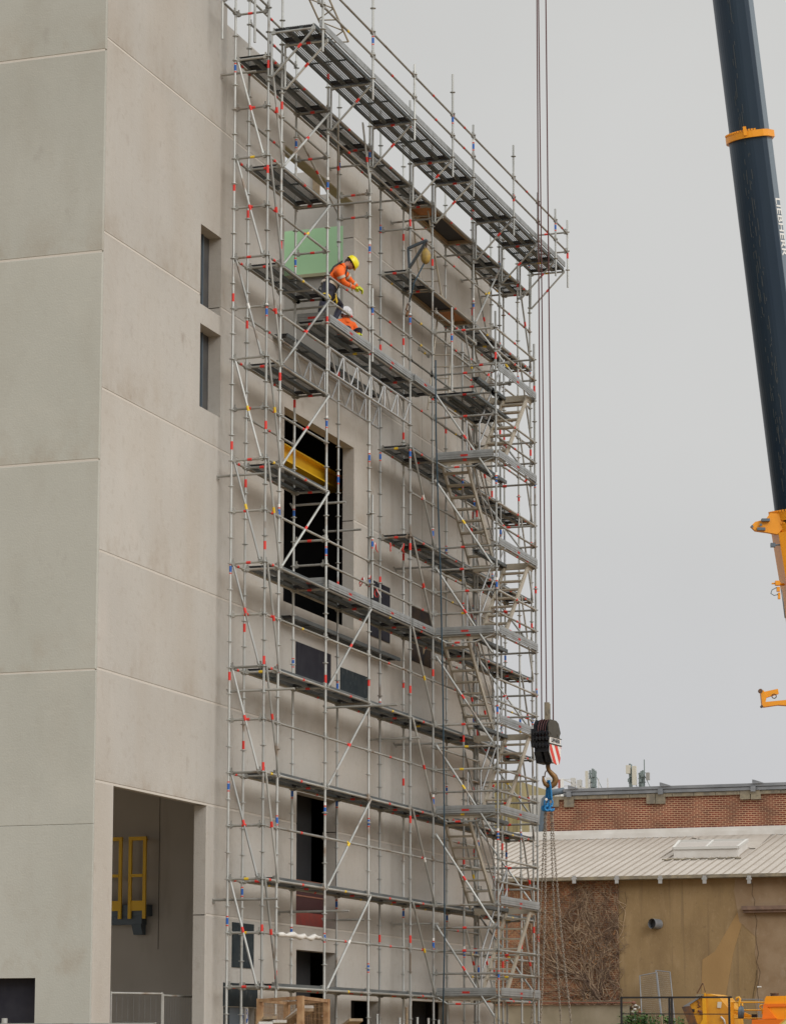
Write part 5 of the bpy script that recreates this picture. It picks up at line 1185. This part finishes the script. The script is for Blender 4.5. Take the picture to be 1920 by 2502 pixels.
# weeds growing in front of the wall
def weed(px, py, x, h, n, seed, lab):
    rn = random.Random(seed); v = at(px,py,0,x); t = thing('weed', lab, 'plant', (v.x,v.y,0), 'weeds below the old wall')
    zt = v.z; q = MB(); st_ = MB()
    for k in range(max(3,n//40)):
        b0 = Vector((v.x+rn.uniform(-.2,.2),v.y+rn.uniform(-h*.5,h*.5),0)); tp = Vector((b0.x+rn.uniform(-.1,.1),b0.y+rn.uniform(-.25,.25),zt-abs(rn.gauss(0,.3)))); st_.path([b0,b0.lerp(tp,.5)+Vector((0,rn.uniform(-.05,.05),0)),tp],.012,4)
        for j in range(40):
            s = 1-abs(rn.gauss(0,.16)); c = b0.lerp(tp,s)+Vector((rn.gauss(0,.10),rn.gauss(0,.15),rn.gauss(0,.06))); a = rn.uniform(0,6.28); sz = rn.uniform(.08,.17)*(1.3-s*.5)
            e = Vector((math.cos(a)*.6,math.sin(a),rn.uniform(-.6,.4)))*sz; f_ = Vector((-math.sin(a),math.cos(a)*.5,rn.uniform(-.2,.5)))*sz*.42
            q.add([c-e*.3,c+e*.4+f_,c+e*1.2,c+e*.4-f_],[(0,1,2,3)],0 if rn.random() < .6 else 1)
    q.build('leaves', [M['leaf'],M['leaf_d']], t); st_.build('stems', M['leaf_d'], t)
weed(1512,2484,48,1.2,240,1,'low weed at the left foot of the black railing'); weed(1550,2470,48,1.3,640,2,'bright green bushy weed below the broken wall end'); weed(1606,2472,48,1.3,560,3,'broad leaved weed left of the double railing post')
weed(1628,2462,49,.8,200,4,'tall thin dark weed behind the double railing post'); weed(1572,2476,49,.6,120,5,'slim tall weed beside the leaning mesh panel'); weed(1660,2486,48,1.0,200,6,'yellowing weed left of the yellow skip')
q = MB(); q.tube(at(1616,2482,0,47.5),Vector((47.5,at(1621,2520,0,47.5).y,0)),.03,8); tag(q.build('pale_stake', M['wood']), 'pale stake standing among the weeds behind the railing', 'stake')
v = at(1779,2440,0,46); q = MB(); q.tube(at(1780,2442,0,46),at(1862,2442,0,46),.02,6); q.tube(at(1852,2444,0,46),Vector((46,at(1852,2444,0,46).y,0)),.02,6); tag(q.build('wire_fence', M['gutter']), 'thin grey fence frame behind the yellow guard rail', 'fence')
# ------------------------------------------------------------------ two workers on the middle walkway
def body(name, label, joints, edges, radii, parts, mats, root):
    """one continuous skin grown along the skeleton; materials by nearest bone"""
    keys = list(joints); me = bpy.data.meshes.new(name)
    me.from_pydata([tuple(joints[k]) for k in keys], [(keys.index(a), keys.index(c)) for a,c in edges], [])
    o = bpy.data.objects.new(name, me); C.objects.link(o)
    md = o.modifiers.new('skin','SKIN'); md.use_smooth_shade = True; md.branch_smoothing = .3
    for k in keys:
        s = me.skin_vertices[0].data[keys.index(k)]; rr = radii[k]; s.radius = rr if isinstance(rr, tuple) else (rr, rr); s.use_root = (k == root)
    o.modifiers.new('sub','SUBSURF').levels = 2
    dg = bpy.context.evaluated_depsgraph_get(); dg.update()
    nm = bpy.data.meshes.new_from_object(o.evaluated_get(dg)); bpy.data.objects.remove(o)
    for m in mats: nm.materials.append(m)
    for p in nm.polygons:
        c = p.center; best = None
        for (a, e, mi) in parts:
            A = joints[a]; B = joints[e]; d = B-A; t = max(0, min(1, (c-A).dot(d)/max(d.length_squared,1e-9))); dist = (c-(A+d*t)).length
            if best is None or dist < best[0]: best = (dist, mi)
        p.material_index = best[1]; p.use_smooth = True
    ob = bpy.data.objects.new(name, nm); C.objects.link(ob); tag(ob, label, 'person'); return ob
def helmet(c, up, fwd, r, m, par, peak=True):
    q = MB(); side = up.cross(fwd).normalized(); fwd = side.cross(up)
    vs = []; nu, nv = 28, 12
    for j in range(nv+1):
        ph = (math.pi*.53)*j/nv
        for i in range(nu):
            t = 2*math.pi*i/nu; rr = r*(1+.03*math.cos(3*t)*math.sin(ph)); vs.append(c+up*(rr*1.02*math.cos(ph))+fwd*(rr*1.14*math.sin(ph)*math.cos(t))+side*(rr*math.sin(ph)*math.sin(t)))
    q.add(vs,[(j*nu+i,j*nu+(i+1)%nu,(j+1)*nu+(i+1)%nu,(j+1)*nu+i) for j in range(nv) for i in range(nu)],0,True)
    if peak:
        pk = []
        for a in range(-50,51,20): pk.append((fwd*math.cos(R(a))*1.14+side*math.sin(R(a))))
        in_ = [c+v*r*.97-up*r*.06 for v in pk]; ou = [c+v*r*1.16-up*r*.14 for v in pk]; n = len(pk)
        q.add(in_+ou,[(i,i+1,n+i+1,n+i) for i in range(n-1)],0,True)
    for s in (-.35,0,.35): q.path([c+up*(r*1.045*math.cos(a))+fwd*(r*1.16*math.sin(a)*math.cos(s))+side*(r*1.03*math.sin(a)*math.sin(s)) for a in [R(x) for x in range(-70,71,20)]],.008,4)
    return q.build('helmet', m, par)
def hand(par, palm, fdir, back, m, s=1.0, curl=1.0):         # glove: palm, four unequal curled fingers, thumb from the side
    side = fdir.cross(back).normalized(); q = MB()
    q.obox(palm, fdir, side, back, .045*s, .042*s, .017*s)
    for i in range(4):
        o_ = palm+fdir*.042*s+side*(-.031+.021*i)*s; ln = (.030,.036,.034,.027)[i]*s; pts = [o_-fdir*.02*s]; d = fdir.copy()
        for k in range(4): pts.append(pts[-1]+d*ln*(1-.15*k)); d = (d-back*.75*curl).normalized()
        q.path(pts,.011*s,6,radii=[.012*s,.0115*s,.0105*s,.0095*s,.007*s])
    o_ = palm-fdir*.02*s-side*.04*s; q.path([o_,o_+(-side*.7+fdir*.5).normalized()*.035*s-back*.01*s,o_+(-side*.5+fdir*.9).normalized()*.065*s-back*.035*s],.012*s,6,radii=[.014*s,.012*s,.009*s])
    return q.build('glove', m, par)
P = lambda px,py,y: at(px,py,1,y)
j = {'pel':P(797,715,-.36),'spi':P(807,690,-.42),'che':P(822,668,-.50),'neck':P(838,650,-.58),'chin':P(847,648,-.62),'head':P(855,643,-.66),
     'shL':P(829,664,-.68),'elL':P(839,690,-.74),'wrL':P(866,703,-.74),'shR':P(836,661,-.36),'elR':P(858,688,-.45),'wrR':P(874,701,-.56),
     'hipL':P(796,723,-.46),'knL':P(786,757,-.48),'anL':P(782,785,-.50),'toL':P(787,789,-.55),
     'hipR':P(805,721,-.27),'knR':P(833,748,-.34),'anR':P(815,785,-.36),'toR':P(826,790,-.42)}
zf = lev(13.5)+.10
for k in ('anL','anR'): j[k].z = max(j[k].z, zf+.09)
for k in ('toL','toR'): j[k].z = zf+.045
fw = (j['toR']-j['anR']); fw.z = 0; fw.normalize()
for a in 'LR': j['to'+a] = Vector((j['an'+a].x,j['an'+a].y,zf+.045))+fw*.2
ed = [('pel','spi'),('spi','che'),('che','neck'),('neck','chin'),('chin','head'),('che','shL'),('shL','elL'),('elL','wrL'),('che','shR'),('shR','elR'),('elR','wrR'),
      ('pel','hipL'),('hipL','knL'),('knL','anL'),('anL','toL'),('pel','hipR'),('hipR','knR'),('knR','anR'),('anR','toR')]
rad = {'pel':.165,'spi':.165,'che':.19,'neck':.066,'chin':.072,'head':.092,'shL':.088,'elL':.062,'wrL':.045,'shR':.088,'elR':.062,'wrR':.045,
       'hipL':.115,'knL':.084,'anL':.055,'toL':.048,'hipR':.115,'knR':.084,'anR':.055,'toR':.048}
prt = [('pel','spi',1),('spi','che',0),('che','neck',0),('neck','chin',2),('chin','head',2),('shL','elL',0),('elL','wrL',0),('shR','elR',0),('elR','wrR',0),('che','shL',0),('che','shR',0),
       ('pel','hipL',1),('hipL','knL',1),('knL','anL',1),('anL','toL',3),('pel','hipR',1),('hipR','knR',1),('knR','anR',1),('anR','toR',3)]
BM = [M['hivis'],M['navy'],M['skin'],M['black']]
w1 = body('person','person in orange jacket, navy trousers and yellow helmet leaning on the walkway rail',j,ed,rad,prt,BM,'pel')
hd = j['head']; look = (P(880,668,-.85)-hd).normalized(); upv = (Vector((0,0,1))-look*look.z); upv = (upv.normalized()*.95+look*.25).normalized()
def face(par, hd, look, upv, s=1.0):
    side = upv.cross(look).normalized(); q = MB()
    q.ball(hd+look*.03*s-upv*.025*s,.092*s,0,12,8,(1,1,1.15)); par2 = q.build('face', M['skin'], par)
    q = MB(); n0 = hd+look*.118*s-upv*.02*s; q.path([n0+upv*.035*s,n0+look*.012*s,n0+look*.018*s-upv*.012*s,n0-upv*.024*s],.014*s,6,radii=[.008*s,.013*s,.017*s,.008*s]); q.build('nose', M['skin'], par2)
    q = MB()
    for t in (-1,1): q.ball(hd+look*.105*s+side*.034*s*t+upv*.012*s,.011*s,0,8,5)
    q.build('eyes', M['hair'], par2)
    q = MB(); q.path([hd+look*.108*s+side*.03*s*t-upv*.072*s for t in (-1,0,1)],.007*s,5); q.build('mouth', mat('lip', (.22,.07,.05), .6) if 'lip' not in M else M['lip'], par2)
    q = MB()
    for t in (-1,1): q.ball(hd+side*.094*s*t-upv*.02*s,.028*s,0,8,5,(.9,.5,1.2))
    q.build('ears', M['skin'], par2)
    q = MB(); q.ball(hd-look*.028*s+upv*.0*s,.098*s,0,12,8,(1,1,.92)); q.build('hair', M['hair'], par2)
    q = MB()
    for t in (-1,1): q.path([hd+side*.098*s*t+upv*.03*s,hd+side*.088*s*t-upv*.06*s+look*.03*s,hd+look*.06*s-upv*.125*s],.007*s,4)
    q.build('chin_strap', M['black'], par2)
face(w1, hd, look, upv)
helmet(hd+upv*.035+look*.01, upv, look, .137, M['helmet'], w1)
for wr, el, yv_ in (('wrL','elL',0),('wrR','elR',0)):
    d = (j[wr]-j[el]).normalized(); bk = Vector((0,0,1)); bk = (bk-d*bk.dot(d)).normalized(); hand(w1, j[wr]+d*.055, d, bk, M['glove'], 1.15)
def ring(par, c, ax_, r, h, m, nm, sq=1.0):
    q = MB(); ax_ = ax_.normalized(); e = ax_.cross(Vector((0,0,1))).normalized(); g = ax_.cross(e); n = 16; vs = []
    for s in (-.5,.5):
        for i in range(n): t = 2*math.pi*i/n; vs.append(c+ax_*h*s+e*r*math.cos(t)+g*r*sq*math.sin(t))
    q.add(vs,[(i,(i+1)%n,n+(i+1)%n,n+i) for i in range(n)],0,True); return q.build(nm, m, par)
for a in 'LR':
    ring(w1,j['sh'+a].lerp(j['el'+a],.5),j['el'+a]-j['sh'+a],.088,.055,M['reflect'],'reflective_band'); ring(w1,j['el'+a].lerp(j['wr'+a],.45),j['wr'+a]-j['el'+a],.066,.045,M['reflect'],'reflective_band')
ring(w1,j['pel'].lerp(j['spi'],.75),j['spi']-j['pel'],.178,.06,M['reflect'],'reflective_band'); ring(w1,j['pel'].lerp(j['spi'],.15),j['spi']-j['pel'],.178,.055,M['black'],'harness_belt')
for a in 'LR': ring(w1,j['hip'+a].lerp(j['kn'+a],.15),j['kn'+a]-j['hip'+a],.122,.04,M['ytape'],'harness_leg_strap')
q = MB(); q.path([j['pel']+Vector((-.15,-.02,.05)),j['spi']+Vector((-.17,0,.06)),j['che']+Vector((-.16,-.0,.10)),j['neck']+Vector((-.05,0,.09))],.02,5); q.path([j['pel']+Vector((.12,-.15,.02)),j['che']+Vector((.12,-.17,.02)),j['neck']+Vector((.04,-.08,.0))],.018,5); q.build('harness_strap', M['black'], w1)
q = MB(); v = j['pel']+Vector((-.16,-.10,-.10)); q.obox(v,X1,Y1,Z1,.05,.07,.10); q.build('tool_pouch', M['black'], w1)
q = MB(); v = j['pel']+Vector((.13,-.16,-.04)); q.path([v,v+Vector((.04,-.02,-.12)),v+Vector((0,-.02,-.18)),v+Vector((-.03,-.02,-.08)),v],.014,5); q.build('lanyard_hook', M['ytape'], w1)
# second man, crouching behind the toe board
hd2 = P(845,769,-.25); b2 = Vector((hd2.x-.02,hd2.y,zf+.02)); L2 = Vector((-.58,-.72,-.36)).normalized()
fx = Vector((-.60,-.80,0)).normalized(); sx_ = Vector((-fx.y,fx.x,0))
j2 = {'pel':b2+Z1*.14-fx*.10,'spi':b2+Z1*.30-fx*.06,'che':b2+Z1*.46-fx*.02,'neck':b2+Z1*.585,'chin':hd2-Z1*.10+fx*.0,'head':hd2.copy(),
 'shL':b2+Z1*.52+sx_*.20,'elL':b2+Z1*.27+sx_*.25+fx*.10,'wrL':b2+Z1*.22+sx_*.12+fx*.30,'shR':b2+Z1*.52-sx_*.20,'elR':b2+Z1*.27-sx_*.25+fx*.10,'wrR':b2+Z1*.22-sx_*.12+fx*.30,
 'hipL':b2+Z1*.15+sx_*.11-fx*.06,'knL':b2+Z1*.34+sx_*.15+fx*.34,'anL':b2+Z1*.09+sx_*.13+fx*.24,'toL':b2+Z1*.045+sx_*.15+fx*.42,
 'hipR':b2+Z1*.15-sx_*.11-fx*.06,'knR':b2+Z1*.34-sx_*.15+fx*.34,'anR':b2+Z1*.09-sx_*.13+fx*.24,'toR':b2+Z1*.045-sx_*.15+fx*.42}
print('crouch head height', hd2.z-zf)
hh = hd2.z-zf
for k in j2:
    if k not in ('head','chin','toL','toR','anL','anR'): j2[k].z = zf+(j2[k].z-zf)*min(1.25,max(.8,hh/.74))
rad2 = dict(rad); rad2['pel'] = .16
w2 = body('person','person in orange jacket and white helmet crouching low behind the walkway toe board',j2,ed,rad2,prt,BM,'pel')
u2_ = (Vector((0,0,1))-L2*L2.z).normalized(); face(w2, hd2, L2, u2_); helmet(hd2+u2_*.035, u2_, L2, .137, M['helmetw'], w2)
for a in 'LR':
    d = (j2['wr'+a]-j2['el'+a]).normalized(); bk = (Z1-d*d.z).normalized(); hand(w2, j2['wr'+a]+d*.055, d, bk, M['glove'], 1.1)
ring(w2,j2['neck']-Z1*.02,Vector((.1,.02,1)),.10,.09,M['hivis'],'collar')
